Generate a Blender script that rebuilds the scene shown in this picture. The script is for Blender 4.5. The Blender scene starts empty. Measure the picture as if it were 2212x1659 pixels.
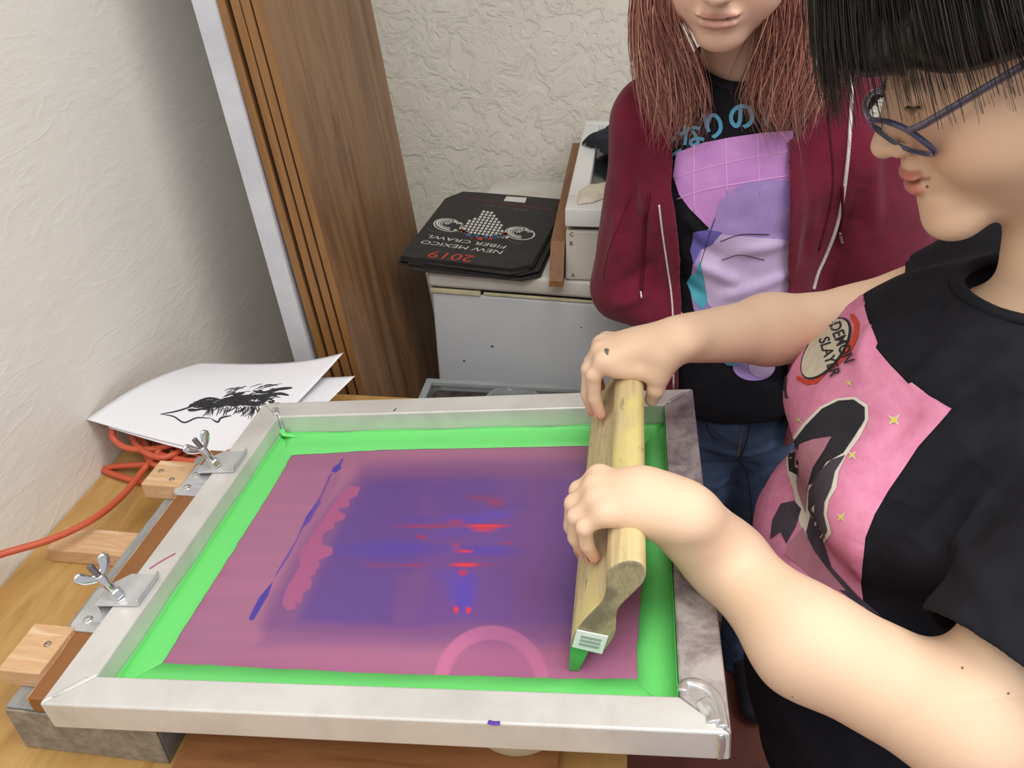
import bpy, bmesh, math, random
import numpy as np
from mathutils import Vector, Matrix, geometry
from mathutils.bvhtree import BVHTree
rng = np.random.default_rng(7); random.seed(7)
SC = bpy.context.scene
COL = SC.collection
G = 0.85                      # height above the floor of the frame's near left corner; all points below are relative to it
PI = math.pi
# ---------------------------------------------------------------- camera
F = 1700.0
CE = (1.0075231741361457, 0.025190100618403374, 0.13536021908553472)
CO = np.array([0.5028544740303419, -0.3852800839121367, 0.6171756573776455])
def rotm(rx, ry, rz):
    cx, sx = math.cos(rx), math.sin(rx); cy, sy = math.cos(ry), math.sin(ry); cz, sz = math.cos(rz), math.sin(rz)
    X = np.array([[1, 0, 0], [0, cx, -sx], [0, sx, cx]]); Y = np.array([[cy, 0, sy], [0, 1, 0], [-sy, 0, cy]]); Z = np.array([[cz, -sz, 0], [sz, cz, 0], [0, 0, 1]])
    return Z @ Y @ X
CR = rotm(*CE)
def raydir(px, py):
    return CR @ np.array([(px - 1106) / F, -(py - 829.5) / F, -1.0])
def at(px, py, x=None, y=None, z=None, t=None):
    d = raydir(px, py)
    if x is not None: t = (x - CO[0]) / d[0]
    if y is not None: t = (y - CO[1]) / d[1]
    if z is not None: t = (z - CO[2]) / d[2]
    return CO + t * d
def proj(P):
    q = (np.asarray(P, float) - CO) @ CR
    return np.stack([1106 - F * q[..., 0] / q[..., 2], 829.5 + F * q[..., 1] / q[..., 2]], -1)
# the screen frame is tilted: its own axes
_t, _s = math.radians(5.80273296), math.radians(-1.02718371)
FR = np.array([[1, 0, 0], [0, math.cos(_s), -math.sin(_s)], [0, math.sin(_s), math.cos(_s)]]) @ np.array([[math.cos(_t), 0, -math.sin(_t)], [0, 1, 0], [math.sin(_t), 0, math.cos(_t)]])
def fw(P): return np.asarray(P, float) @ FR.T
def fpl(px, py, z):           # picture point onto the frame's own plane z, in frame coordinates
    d = raydir(px, py); n = FR[:, 2]; t = (z - n @ CO) / (n @ d)
    return FR.T @ (CO + t * d)
cam = bpy.data.cameras.new('camera'); co = bpy.data.objects.new('camera', cam); COL.objects.link(co)
cam.sensor_fit = 'HORIZONTAL'; cam.sensor_width = 36; cam.lens = 36 * F / 2212
cam.clip_start = 0.01
co.location = CO + [0, 0, G]; co.rotation_euler = CE
SC.camera = co
# ---------------------------------------------------------------- helpers
def lin(c):
    if isinstance(c, str): c = [int(c[i:i + 2], 16) for i in (0, 2, 4)]
    c = np.asarray(c, float) / 255.0
    return np.where(c <= .04045, c / 12.92, ((c + .055) / 1.055) ** 2.4)
def mesh_obj(name, V, Fs, m, parent=None, smooth=False, base=None, attr=None, uv=None):
    V = np.asarray(V, float)
    if parent is not None: off = np.array(parent['_base'])
    else:
        off = np.array(base if base is not None else [(V[:, 0].min() + V[:, 0].max()) / 2, (V[:, 1].min() + V[:, 1].max()) / 2, V[:, 2].min()])
    me = bpy.data.meshes.new(name)
    if isinstance(Fs, np.ndarray) and len(V) > 2000:
        n = Fs.shape[1]
        me.vertices.add(len(V)); me.vertices.foreach_set('co', (V - off).astype(np.float32).ravel())
        me.loops.add(Fs.size); me.loops.foreach_set('vertex_index', Fs.astype(np.int32).ravel())
        me.polygons.add(len(Fs)); me.polygons.foreach_set('loop_start', np.arange(len(Fs), dtype=np.int32) * n)
        me.update(calc_edges=True)
    else:
        me.from_pydata([tuple(v) for v in (V - off)], [], [tuple(int(i) for i in f) for f in Fs])
    me.validate()
    if smooth: me.polygons.foreach_set('use_smooth', [True] * len(me.polygons))
    if attr is not None:
        a = me.color_attributes.new('Col', 'FLOAT_COLOR', 'POINT')
        c = np.ones((len(V), 4), np.float32); c[:, :3] = attr
        a.data.foreach_set('color', c.ravel())
    if m is not None:
        for mm in (m if isinstance(m, list) else [m]): me.materials.append(mm)
    o = bpy.data.objects.new(name, me); COL.objects.link(o)
    if parent is not None: o.parent = parent; o['_base'] = list(off)
    else: o.location = off + [0, 0, G]; o['_base'] = list(off)
    return o
def tag(o, label=None, cat=None, group=None, kind=None):
    if label: o['label'] = label
    if cat: o['category'] = cat
    if group: o['group'] = group
    if kind: o['kind'] = kind
    return o
def thing(name, base, label, cat, group=None):
    o = bpy.data.objects.new(name, None); COL.objects.link(o)
    o.empty_display_size = .05; o.location = np.array(base) + [0, 0, G]; o['_base'] = [float(b) for b in base]
    return tag(o, label, cat, group)
class MB:
    def __init__(s): s.v = []; s.f = []; s.n = 0
    def add(s, V, Fs):
        s.v.append(np.asarray(V, float)); s.f += [tuple(int(i) + s.n for i in f) for f in Fs]; s.n += len(V); return s
    def box(s, lo, hi, M=None, bev=0.0):
        bm = bmesh.new(); bmesh.ops.create_cube(bm, size=1)
        lo = np.array(lo, float); hi = np.array(hi, float)
        for v in bm.verts: v.co = Vector((lo + hi) / 2 + np.array(v.co) * (hi - lo))
        if bev: bmesh.ops.bevel(bm, geom=bm.edges[:], offset=bev, segments=2, profile=.6, affect='EDGES')
        bm.verts.index_update()
        V = np.array([v.co[:] for v in bm.verts]); Fs = [[v.index for v in f.verts] for f in bm.faces]; bm.free()
        if M is not None: V = V @ np.array(M)[:3, :3].T + (np.array(M)[:3, 3] if np.array(M).shape[0] == 4 else 0)
        return s.add(V, Fs)
    def prism(s, poly, a, b, axes=(0, 2, 1), M=None):   # poly in (axes0, axes1), extruded along axes2 from a to b
        n = len(poly); V = np.zeros((2 * n, 3))
        for k, e in enumerate((a, b)):
            V[k * n:(k + 1) * n, axes[0]] = [p[0] for p in poly]; V[k * n:(k + 1) * n, axes[1]] = [p[1] for p in poly]; V[k * n:(k + 1) * n, axes[2]] = e
        if M is not None: V = V @ np.array(M).T
        Fs = [list(range(n))[::-1], list(range(n, 2 * n))] + [[i, (i + 1) % n, n + (i + 1) % n, n + i] for i in range(n)]
        return s.add(V, Fs)
    def tube(s, P, r, n=8, caps=True, flat=1.0):
        P = np.asarray(P, float); r = np.broadcast_to(np.asarray(r, float), (len(P),))
        T = np.gradient(P, axis=0); T /= np.linalg.norm(T, axis=1)[:, None] + 1e-12
        u = np.cross(T[0], [0, 0, 1.0]);
        if np.linalg.norm(u) < .1: u = np.cross(T[0], [0, 1.0, 0])
        u /= np.linalg.norm(u); V = []
        for i in range(len(P)):
            u = u - T[i] * (u @ T[i]); u /= np.linalg.norm(u) + 1e-12; w = np.cross(T[i], u)
            for k in range(n):
                a = 2 * PI * k / n; V.append(P[i] + r[i] * (math.cos(a) * u + flat * math.sin(a) * w))
        Fs = [[i * n + k, i * n + (k + 1) % n, (i + 1) * n + (k + 1) % n, (i + 1) * n + k] for i in range(len(P) - 1) for k in range(n)]
        if caps: Fs += [list(range(n))[::-1], [(len(P) - 1) * n + k for k in range(n)]]
        return s.add(V, Fs)
    def lathe(s, prof, c=(0, 0, 0), n=32, M=None, caps=True):
        V = []; m = len(prof)
        for k in range(n):
            a = 2 * PI * k / n
            for (r, z) in prof: V.append([r * math.cos(a), r * math.sin(a), z])
        Fs = [[k * m + i, ((k + 1) % n) * m + i, ((k + 1) % n) * m + i + 1, k * m + i + 1] for k in range(n) for i in range(m - 1)]
        if caps and prof[0][0] > 1e-6: Fs.append([k * m for k in range(n)][::-1])
        if caps and prof[-1][0] > 1e-6: Fs.append([k * m + m - 1 for k in range(n)])
        V = np.array(V)
        if M is not None: V = V @ np.array(M)[:3, :3].T
        return s.add(V + np.array(c), Fs)
    def xf(s, R): s.v = [v @ np.array(R).T for v in s.v]; return s
    def out(s, name, m, parent=None, smooth=False, **k):
        return mesh_obj(name, np.concatenate(s.v), s.f, m, parent, smooth, **k)
def spline(P, n=12):
    P = np.asarray(P, float); Q = np.vstack([2 * P[0] - P[1], P, 2 * P[-1] - P[-2]]); out = []
    for i in range(1, len(Q) - 2):
        for t in np.arange(n) / n:
            a, b, c, d = Q[i - 1:i + 3]
            out.append(.5 * ((2 * b) + (c - a) * t + (2 * a - 5 * b + 4 * c - d) * t * t + (3 * b - a - 3 * c + d) * t ** 3))
    out.append(P[-1]); return np.array(out)
def rotax(ax, deg): return np.array(Matrix.Rotation(math.radians(deg), 3, ax))
def bevelmod(o, w=.002, seg=2):
    m = o.modifiers.new('bevel', 'BEVEL'); m.width = w; m.segments = seg; m.limit_method = 'ANGLE'; m.angle_limit = math.radians(40); m.harden_normals = False
    return o
# ---------------------------------------------------------------- materials
def mat(name, col='808080', rough=.6, metal=0, spec=.5, **k):
    m = bpy.data.materials.new(name); m.use_nodes = True; nt = m.node_tree; N = nt.nodes; L = nt.links
    b = N['Principled BSDF']
    c = lin(col) if isinstance(col, str) or max(col) > 1 else np.array(col)
    b.inputs['Base Color'].default_value = (*c, 1); b.inputs['Roughness'].default_value = rough; b.inputs['Metallic'].default_value = metal
    b.inputs['Specular IOR Level'].default_value = spec
    for q in ('Sheen Weight', 'Transmission Weight', 'Subsurface Weight', 'Coat Weight', 'Alpha', 'IOR', 'Anisotropic'):
        if q.split()[0].lower() in k: b.inputs[q].default_value = k[q.split()[0].lower()]
    return m
def nodes(m): return m.node_tree.nodes, m.node_tree.links, m.node_tree.nodes['Principled BSDF']
def mapped(m, scale=(1, 1, 1), rot=(0, 0, 0)):
    N, L, b = nodes(m); t = N.new('ShaderNodeTexCoord'); mp = N.new('ShaderNodeMapping'); L.new(t.outputs['Object'], mp.inputs[0])
    mp.inputs['Scale'].default_value = scale; mp.inputs['Rotation'].default_value = rot
    return mp.outputs[0]
def noise(m, vec, scale, detail=4, rough=.5, dist=0):
    N, L, b = nodes(m); n = N.new('ShaderNodeTexNoise'); n.inputs['Scale'].default_value = scale; n.inputs['Detail'].default_value = detail
    n.inputs['Roughness'].default_value = rough; n.inputs['Distortion'].default_value = dist; L.new(vec, n.inputs['Vector']); return n.outputs[0]
def ramp(m, fac, stops):
    N, L, b = nodes(m); r = N.new('ShaderNodeValToRGB'); L.new(fac, r.inputs[0]); e = r.color_ramp.elements
    while len(e) < len(stops): e.new(.5)
    for q, (p, c) in zip(e, stops): q.position = p; q.color = (*(lin(c) if isinstance(c, str) else (c, c, c)), 1)
    return r.outputs[0]
def mixc(m, fac, a, b_, mode='MIX'):
    N, L, b = nodes(m); x = N.new('ShaderNodeMix'); x.data_type = 'RGBA'; x.blend_type = mode
    for k, s, v in ((0, x.inputs[0], fac), (1, x.inputs[6], a), (2, x.inputs[7], b_)):
        if isinstance(v, bpy.types.NodeSocket): L.new(v, s)
        elif isinstance(v, (int, float)): s.default_value = v if k == 0 else (v, v, v, 1)
        else: s.default_value = (*lin(v), 1)
    return x.outputs[2]
def setc(m, s): N, L, b = nodes(m); L.new(s, b.inputs['Base Color'])
def bump(m, h, strength=.3, dist=.001, prev=None):
    N, L, b = nodes(m); u = N.new('ShaderNodeBump'); u.inputs['Strength'].default_value = strength; u.inputs['Distance'].default_value = dist
    L.new(h, u.inputs['Height'])
    if prev is not None: L.new(prev, u.inputs['Normal'])
    L.new(u.outputs[0], b.inputs['Normal']); return u.outputs[0]
def wood(name, cols, grain=(1, .06, 1), scale=30, rough=.5, rot=(0, 0, 0), knots=False):
    m = mat(name, cols[0], rough); v = mapped(m, grain, rot)
    n = noise(m, v, scale, 6, .6, 1.2); st = [(.3 + .4 * i / (len(cols) - 1), c) for i, c in enumerate(cols)]
    c = ramp(m, n, st); n2 = noise(m, v, scale * 6, 3, .7)
    c = mixc(m, .25, c, ramp(m, n2, [(.3, .55), (.7, 1.0)]), 'MULTIPLY'); setc(m, c); bump(m, n2, .15, .0006); return m
def colattr(m, rough=None):
    N, L, b = nodes(m); a = N.new('ShaderNodeAttribute'); a.attribute_name = 'Col'; L.new(a.outputs['Color'], b.inputs['Base Color']); return a.outputs['Color']
def mottled(name, a, b_, scale=20, rough=.6, metal=0, bs=.1, detail=5, lo=.35, hi=.65, spec=.5, stretch=(1, 1, 1), **k):
    m = mat(name, a, rough, metal, spec, **k); v = mapped(m, stretch); n = noise(m, v, scale, detail, .6)
    setc(m, ramp(m, n, [(lo, a), (hi, b_)])); 
    if bs: bump(m, noise(m, v, scale * 4, 3), bs, .001)
    return m
# ---------------------------------------------------------------- room
def wallmat(name, a, b_, trowel):
    m = mat(name, a, .75, spec=.3); v = mapped(m); big = noise(m, v, 1.6, 3, .5)
    c = ramp(m, big, [(.3, a), (.7, b_)]); setc(m, c)
    if trowel:
        n = noise(m, v, 16, 6, .62, .8); r = ramp(m, n, [(.44, 0.0), (.5, .75), (.56, 1.0), (.62, .55)]); p = bump(m, r, .6, .0034)
        bump(m, noise(m, v, 90, 3), .35, .0012, p)
    else:
        vs = mapped(m, (1, .5, 1.4), (.5, 0, 0)); n = noise(m, vs, 9, 7, .6, .6); p = bump(m, n, .45, .005)
        r = ramp(m, noise(m, vs, 3.2, 4, .55, 1.0), [(.485, 0.0), (.5, 1.0), (.515, 0.0)]); p = bump(m, r, .2, .0012, p)
        bump(m, noise(m, vs, 55, 5, .75), .8, .0011, p)
    return m
M_wl = wallmat('plaster_left', 'eae7de', 'f1eee7', False); M_wb = wallmat('plaster_back', 'e6e1d3', 'ece8dc', True)
def struct(name, lo, hi, m): return tag(MB().box(lo, hi).out(name, m), kind='structure')
struct('wall_left', (-.36, -1.6, -.85), (-.24, 1.72, 1.75), M_wl)
struct('wall_back', (-.24, 1.60, -.85), (2.9, 1.72, 1.75), M_wb)
M_floor = mottled('floor_red', '8a4f42', '6f3c33', 6, .55); struct('floor', (-.36, -1.6, -.95), (2.9, 1.72, -.85), M_floor)
M_ceil = mottled('ceiling_white', 'e8e6e0', 'deDCd4', 8, .8); struct('ceiling', (-.36, -1.6, 1.75), (2.9, 1.72, 1.83), M_ceil)
# ---------------------------------------------------------------- table
M_tab = wood('pine_table', ['9c7238', 'b3884a', 'c09a5e', 'a67c42'], (1, .10, 1), 14, .45)
M_leg = wood('pine_leg', ['b88a4a', 'cda061'], (1, 1, .1), 30)
tb = thing('work_table', (.147, .19, -.85), 'yellow varnished pine work table against the left wall under the screen frame', 'table')
def tabletop():
    b = MB(); xs = [-.238, -.11, .02, .15, .28, .41, .535]
    b.box((-.238, -.34, -.138), (.535, .68, -.1), bev=.003); return b
tabletop().out('table_top', M_tab, tb)
for x in (-.2, .46):
    for y in (-.3, .60): MB().box((x, y, -.85), (x + .06, y + .06, -.138)).out('leg', M_leg, tb)
MB().box((-.16, .62, -.22), (.46, .645, -.138)).out('apron', M_leg, tb)
# print board lying on the table under the frame
M_plat = wood('platen_wood', ['8a5a34', '9c6a40', '7c4e2c'], (.1, 1, 1), 22, .5)
bevelmod(tag(MB().box((.105, -.05, -.1), (.47, .46, -.082)).out('print_board', M_plat), 'brown plywood board lying flat on the table under the screen frame', 'board'), .0015)
# grey support beam
M_gb = mottled('grey_steel', '8f9294', 'a2a4a5', 25, .45, .3, .1, stretch=(4, 1, 1))
M_ge = mottled('speckled_end', '7c7468', '9d9384', 90, .7, 0, .6, 8)
def bx2(name, lo, hi, m, **k): return bevelmod(MB().box(lo, hi).out(name, m, **k), .0012)
be = thing('support_beam', (.015, .2, -.1), 'long grey beam on the table under the hinge clamps, speckled at its near end', 'beam')
bx2('beam_body', (-.062, .018, -.0995), (.092, .415, -.038), M_gb, parent=be)
bx2('end_face', (-.062, .015, -.0995), (.092, .0178, -.040), M_ge, parent=be)['label'] = 'rough speckled brown-grey sawn end'
# brown strip on the beam
M_strip = wood('hardboard', ['7d4f28', '8f5e33', '865528'], (1, .1, 1), 12, .5)
M_chip = mottled('torn_edge', 'b98a5c', 'd2ab80', 60, .8)
st = thing('mounting_strip', (.02, .2, -.038), 'brown hardboard strip with torn pale edge lying on the grey beam', 'board')
ys = np.linspace(.016, .405, 120); xe = -.030 + .0012 * np.cumsum(rng.normal(0, .35, 120)) * .5; xe = np.clip(xe, -.034, -.026)
poly = [(x, y) for x, y in zip(xe, ys)] + [(-.0012, .405), (-.0012, .016)]
MB().prism(poly, -.0375, -.019, (0, 1, 2)).out('strip', M_strip, st)
MB().tube(np.array([(x - .0004, y, -.0215) for x, y in zip(xe, ys)]), .0016 + .0008 * rng.random(120), 6).out('torn_edge', M_chip, st)['label'] = 'pale splintered edge'
M_blk = wood('pine_block', ['dab48c', 'd0a67c', 'e4c4a0'], (.15, 1, 1), 60, .6)
M_zinc = mottled('zinc', 'd6d8db', 'c4c7cb', 40, .35, .55, .03); M_chr = mat('chrome', 'dfe1e4', .12, 1.0); M_scr = mat('screw_metal', '8a8a8a', .35, 1.0); M_dark = mat('dark_hole', '15130f', .8)
def block(lo, hi, label, screws):
    t = thing('wood_block', ((lo[0] + hi[0]) / 2, (lo[1] + hi[1]) / 2, lo[2]), label, 'wood block', 'pale pine offcuts beside the screen frame')
    bevelmod(MB().box(lo, hi).out('block', M_blk, t), .0015)
    for (x, y) in screws:
        b = MB(); b.lathe([(.0001, -.0006), (.0022, -.0002), (.0034, .0006), (.0036, .0002), (.0038, -.001)], (x, y, hi[2]), 16, caps=False)
        b.box((x - .002, y - .0004, hi[2] - .0002), (x + .002, y + .0004, hi[2] + .0007)); b.out('screw', M_scr, t, True)
block((-.078, .040, -.0375), (-.033, .098, -.0145), 'pale pine block on the grey beam at the near end of the hinge side', [(-.047, .074)])
block((-.088, .322, -.0375), (-.036, .372, -.0145), 'pale pine block beside the far hinge clamp, under the orange cord coil', [(-.052, .335), (-.075, .35)])
block((-.200, .258, -.0995), (-.063, .300, -.078), 'pale pine offcut lying on the table against the grey beam, lowest of the blocks', [])
# ---------------------------------------------------------------- screen frame
M_alu = mat('aluminium', 'd6d5d2', .40, .3); v = mapped(M_alu, (1, 1, 1))
setc(M_alu, mixc(M_alu, ramp(M_alu, noise(M_alu, v, 9, 6, .65, .5), [(.42, 0.0), (.72, .6)]), 'd9d8d5', 'b9b5b0')); bump(M_alu, noise(M_alu, mapped(M_alu, (30, 1, 30)), 30, 4), .06, .0005)
M_alui = mat('aluminium_stained', 'b3a9aa', .42, .4); v = mapped(M_alui, (1, 1, 1))
setc(M_alui, mixc(M_alui, ramp(M_alui, noise(M_alui, v, 22, 7, .7, .5), [(.4, 0.0), (.62, 1.0)]), 'bdb7b6', '85787c')); bump(M_alui, noise(M_alui, mapped(M_alui, (60, 4, 60)), 20, 4), .1, .0005)
M_weld = mottled('weld_bead', 'dfe0e2', 'c6c8cc', 40, .3, .8, .15)
M_tape = mat('green_tape', '6cd673', .35, spec=.5); bump(M_tape, noise(M_tape, mapped(M_tape), 25, 4), .25, .002)
N_, L_, b_ = nodes(M_tape)
sf = thing('screen_frame', (.3, .25, -.034), 'silver aluminium screen printing frame with green taped edges and purple ink on its mesh', 'screen printing frame')
W_, D_, BW, BH, BF = .61, .510, .038, .034, .0325
def bar(poly, m, name='frame_bar'):
    o = MB().prism(poly, -BH, 0, (0, 1, 2), FR).out(name, m, sf); bevelmod(o, .0022, 3); return o
e = .0002
bar([(0 + e, 0), (W_ - e, 0), (W_ - BW - e, BF), (BW + e, BF)], M_alu)
bar([(W_, e), (W_, D_ - e), (W_ - BW, D_ - BW - e), (W_ - BW, BF + e)], M_alui)['label'] = 'ink-stained right bar'
bar([(W_ - e, D_), (e, D_), (BW + e, D_ - BW), (W_ - BW - e, D_ - BW)], M_alu)
bar([(0, D_ - e), (0, e), (BW, BF + e), (BW, D_ - BW - e)], M_alu)
def weld(P, r, name='weld_bead'):
    Q = spline(P, 14); rr = r * (.92 + .05 * np.sin(np.arange(len(Q)) * .30)); rr[0] = rr[-1] = r * .3
    return MB().tube(fw(Q), rr, 10, flat=.6).out(name, M_weld, sf, True)
weld([(.575, .036, .0), (.578, .045, .0), (.589, .044, .0), (.600, .034, .0), (.6035, .016, .0), (.6035, .004, .0)], .0052)
weld([(.590, .030, -.0015), (.597, .018, -.0015), (.599, .008, -.0015)], .0085)
weld([(.603, .002, -.002), (.6035, .0005, -.010), (.6032, .0005, -.020), (.602, .0005, -.031)], .0042)
weld([(.034, .476, .0006), (.030, .484, .0012), (.026, .492, .0006)], .0050)
weld([(.039, .474, .0), (.0405, .470, -.010), (.0405, .469, -.026)], .0024)
weld([(.577, .476, .0006), (.589, .489, .001), (.600, .499, .0006)], .0024)
weld([(.030, .030, .0002), (.02, .02, .0004), (.008, .008, .0002)], .0012)
# mitre plate overlap at near-left corner and small bolt hole
MB().lathe([(.0001, .0002), (.0026, .0003), (.0030, -.0002)], (0, 0, 0), 14, caps=False).xf(FR).out('rivet_hole', M_dark, sf).location = fw((.020, .030, .0006)) - np.array(sf['_base'])
# printing mesh coloured with emulsion and ink
nx, ny = 620, 500
gx = np.linspace(BW - .001, W_ - BW + .001, nx); gy = np.linspace(BF - .001, D_ - BW + .001, ny)
X, Y = np.meshgrid(gx, gy, indexing='ij'); Pm = fw(np.stack([X, Y, np.full_like(X, -.0335)], -1)); Q = proj(Pm); U_, V_ = Q[..., 0], Q[..., 1]
def vnoise(shape_xy, freq, seed, oct=4):
    r = np.random.default_rng(seed); out = np.zeros(shape_xy[0].shape); a = 1; tot = 0
    for o_ in range(oct):
        n = 64; T = r.random((n, n)); x = (shape_xy[0] * freq[0]) % (n - 1); y = (shape_xy[1] * freq[1]) % (n - 1)
        i = x.astype(int); j = y.astype(int); fx = x - i; fy = y - j; fx = fx * fx * (3 - 2 * fx); fy = fy * fy * (3 - 2 * fy)
        v = T[i, j] * (1 - fx) * (1 - fy) + T[(i + 1) % n, j] * fx * (1 - fy) + T[i, (j + 1) % n] * (1 - fx) * fy + T[(i + 1) % n, (j + 1) % n] * fx * fy
        out += a * v; tot += a; a *= .5; freq = (freq[0] * 2, freq[1] * 2)
    return out / tot
def ss(a, b, x): t = np.clip((x - a) / (b - a + 1e-12), 0, 1); return t * t * (3 - 2 * t)
def inpoly(px, py, poly):
    c = np.zeros(px.shape, bool); n = len(poly)
    for i in range(n):
        x1, y1 = poly[i]; x2, y2 = poly[(i + 1) % n]
        if y1 == y2: continue
        c ^= ((y1 > py) != (y2 > py)) & (px < (x2 - x1) * (py - y1) / (y2 - y1) + x1)
    return c
def sdpoly(px, py, poly):    # signed distance, negative inside
    d = np.full(px.shape, 1e9); n = len(poly)
    for i in range(n):
        a = np.array(poly[i], float); b = np.array(poly[(i + 1) % n], float); e_ = b - a
        t = np.clip(((px - a[0]) * e_[0] + (py - a[1]) * e_[1]) / (e_ @ e_ + 1e-9), 0, 1)
        d = np.minimum(d, np.hypot(px - a[0] - t * e_[0], py - a[1] - t * e_[1]))
    return np.where(inpoly(px, py, poly), -d, d)
C = np.zeros(X.shape + (3,)) + lin('b27a92')
def lay(mask, col, k=1.0):
    global C
    c = lin(col) if isinstance(col, str) else col; mk = np.clip(mask * k, 0, 1)[..., None]; C = C * (1 - mk) + c * mk
n1 = vnoise((X, Y), (6, 6), 1); n2 = vnoise((X, Y), (8, 70), 2); n3 = vnoise((X, Y), (40, 40), 3); nh = vnoise((X, Y), (3, 45), 4)
lay(ss(.4, .65, n1), 'ab6488', .6); lay(ss(.5, .7, nh), 'c47c9a', .35)
wob = (vnoise((X, Y), (12, 12), 9) - .5) * 10
def reg(poly, soft): return 1 - ss(-soft, soft, sdpoly(U_, V_, poly) + wob)
# big washed band of thin ink, then the heavy field
lay(reg([(780, 1000), (1300, 985), (1300, 1400), (560, 1395), (590, 1290)], 16), '8f6292', .75)
lay(reg([(1300, 1000), (790, 1015), (715, 1090), (640, 1200), (560, 1360), (700, 1370), (1250, 1385), (1300, 1390)], 14), '82598f', .7)
main = [(785, 1035), (1000, 1030), (1300, 1035), (1300, 1350), (1000, 1345), (860, 1352), (640, 1345), (690, 1235), (735, 1130)]
lay(reg(main, 12), '72529a', .8)
lay(reg([(800, 1045), (920, 1040), (900, 1110), (930, 1130), (860, 1300), (845, 1345), (650, 1340), (700, 1235), (745, 1130)], 12), '68509a', .7)
lay(reg([(1130, 1030), (1200, 1030), (1200, 1360), (1110, 1350)], 16), '80568f', .5)
lay(reg([(930, 1050), (1060, 1040), (1080, 1100), (960, 1120)], 14), '64509c', .45)
lay(reg([(850, 1240), (930, 1230), (890, 1350), (850, 1345)], 10), '805a8e', .5)
def blob(cx, cy, rx, ry, col, k=1., rot=0, soft=.8, nz=.35):
    c, s = math.cos(rot), math.sin(rot); dx, dy = U_ - cx, V_ - cy; d = np.hypot((dx * c + dy * s) / rx, (-dx * s + dy * c) / ry) + (n2 - .5) * nz * 2
    lay(1 - ss(1 - soft, 1.15, d), col, k)
for a in ((850, 1185, 140, 24, '5d4fae', .85), (1010, 1120, 75, 14, '6450bb', .9), (1070, 1112, 60, 14, '6351bd', .9), (1050, 1190, 90, 16, '5e4cb5', .85), (960, 1155, 80, 12, '6a52ad', .6), (1010, 1145, 90, 10, '6553b2', .7),
          (1000, 1265, 42, 50, '5f4fc0', .9), (1005, 1300, 28, 34, '5d4dc0', .9), (960, 1240, 40, 20, '6952ad', .6), (905, 1120, 60, 10, '6651a8', .7), (1060, 1165, 60, 10, '6f55b0', .6),
          (1100, 1095, 60, 10, '684f9b', .6)): blob(*a)
for a in ((1050, 1136, 62, 5.5, 'e02b3c', 1.), (1045, 1142, 34, 9, 'd83a4a', .8), (925, 1137, 90, 5, 'b2405f', .75), (985, 1128, 24, 9, 'b34262', .7), (910, 1160, 18, 6, 'b83858', .8), (1070, 1085, 22, 12, 'a84368', .7), (1035, 1075, 40, 10, '98476f', .6),
          (1005, 1220, 46, 7, 'e22a3a', 1.), (890, 1221, 50, 5, 'a84464', .7), (820, 1221, 50, 7, '9c4a72', .6), (1000, 1237, 14, 9, 'd03348', .9), (1000, 1190, 26, 5, 'd33c50', .85), (985, 1178, 12, 9, 'b84a68', .6), (1095, 1172, 25, 6, 'a34668', .6),
          (1050, 1220, 60, 5, '99476f', .6), (985, 1317, 8, 10, 'd9303f', 1.), (1012, 1318, 8, 10, 'd9303f', 1.)): blob(*a, nz=.2)
for (cx, cy, rx, ry) in ((1050, 1136, 40, 3.2), (1005, 1220, 34, 4), (985, 1317, 4, 7), (1012, 1318, 4, 7), (1010, 1192, 16, 2.5)): blob(cx, cy, rx, ry, 'ff3a3a', .8, nz=.1)
# ragged wiped patch of bare emulsion along the left of the ink
rag = [(752, 1050), (779, 1052), (770, 1070), (752, 1080), (755, 1093), (728, 1098), (735, 1108), (746, 1112), (742, 1122), (720, 1128), (722, 1140), (700, 1150), (694, 1162), (697, 1176), (718, 1184), (718, 1197), (700, 1205), (688, 1210), (690, 1222), (682, 1228), (680, 1240), (668, 1247), (674, 1254), (670, 1270), (655, 1280), (650, 1300), (636, 1306), (640, 1314), (620, 1318), (610, 1305), (616, 1280), (625, 1262), (650, 1220), (645, 1195), (665, 1170), (700, 1120), (730, 1075)]
lay(1 - ss(-1.5, 1.5, sdpoly(U_, V_, rag) + wob * .3), 'b5638c', 1.0)
# streak beads of undiluted ink
lay(1 - ss(-1, 1, sdpoly(U_, V_, [(738, 990), (742, 992), (736, 1005), (737, 1012), (726, 1021), (716, 1020), (719, 1010), (732, 1002)])), '4f3fb0')
lay(1 - ss(-1, 1, sdpoly(U_, V_, [(718, 1022), (692, 1080), (680, 1100), (668, 1128), (655, 1140), (625, 1200), (600, 1238), (590, 1252), (598, 1235), (640, 1165), (660, 1118), (690, 1075), (712, 1025)])), '5244ac', .9)
lay(1 - ss(-1, 1, sdpoly(U_, V_, [(690, 1078), (694, 1085), (678, 1110), (670, 1127), (657, 1134), (662, 1115)])), '4f41b4')
lay(1 - ss(-1, 1, sdpoly(U_, V_, [(590, 1255), (580, 1285), (548, 1339), (540, 1341), (538, 1334), (560, 1290)])), '4a3fa8')
lay(1 - ss(2, 14, np.abs(sdpoly(U_, V_, [(722, 1030), (560, 1345), (565, 1348), (728, 1030)]))), '9c6390', .4)
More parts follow.
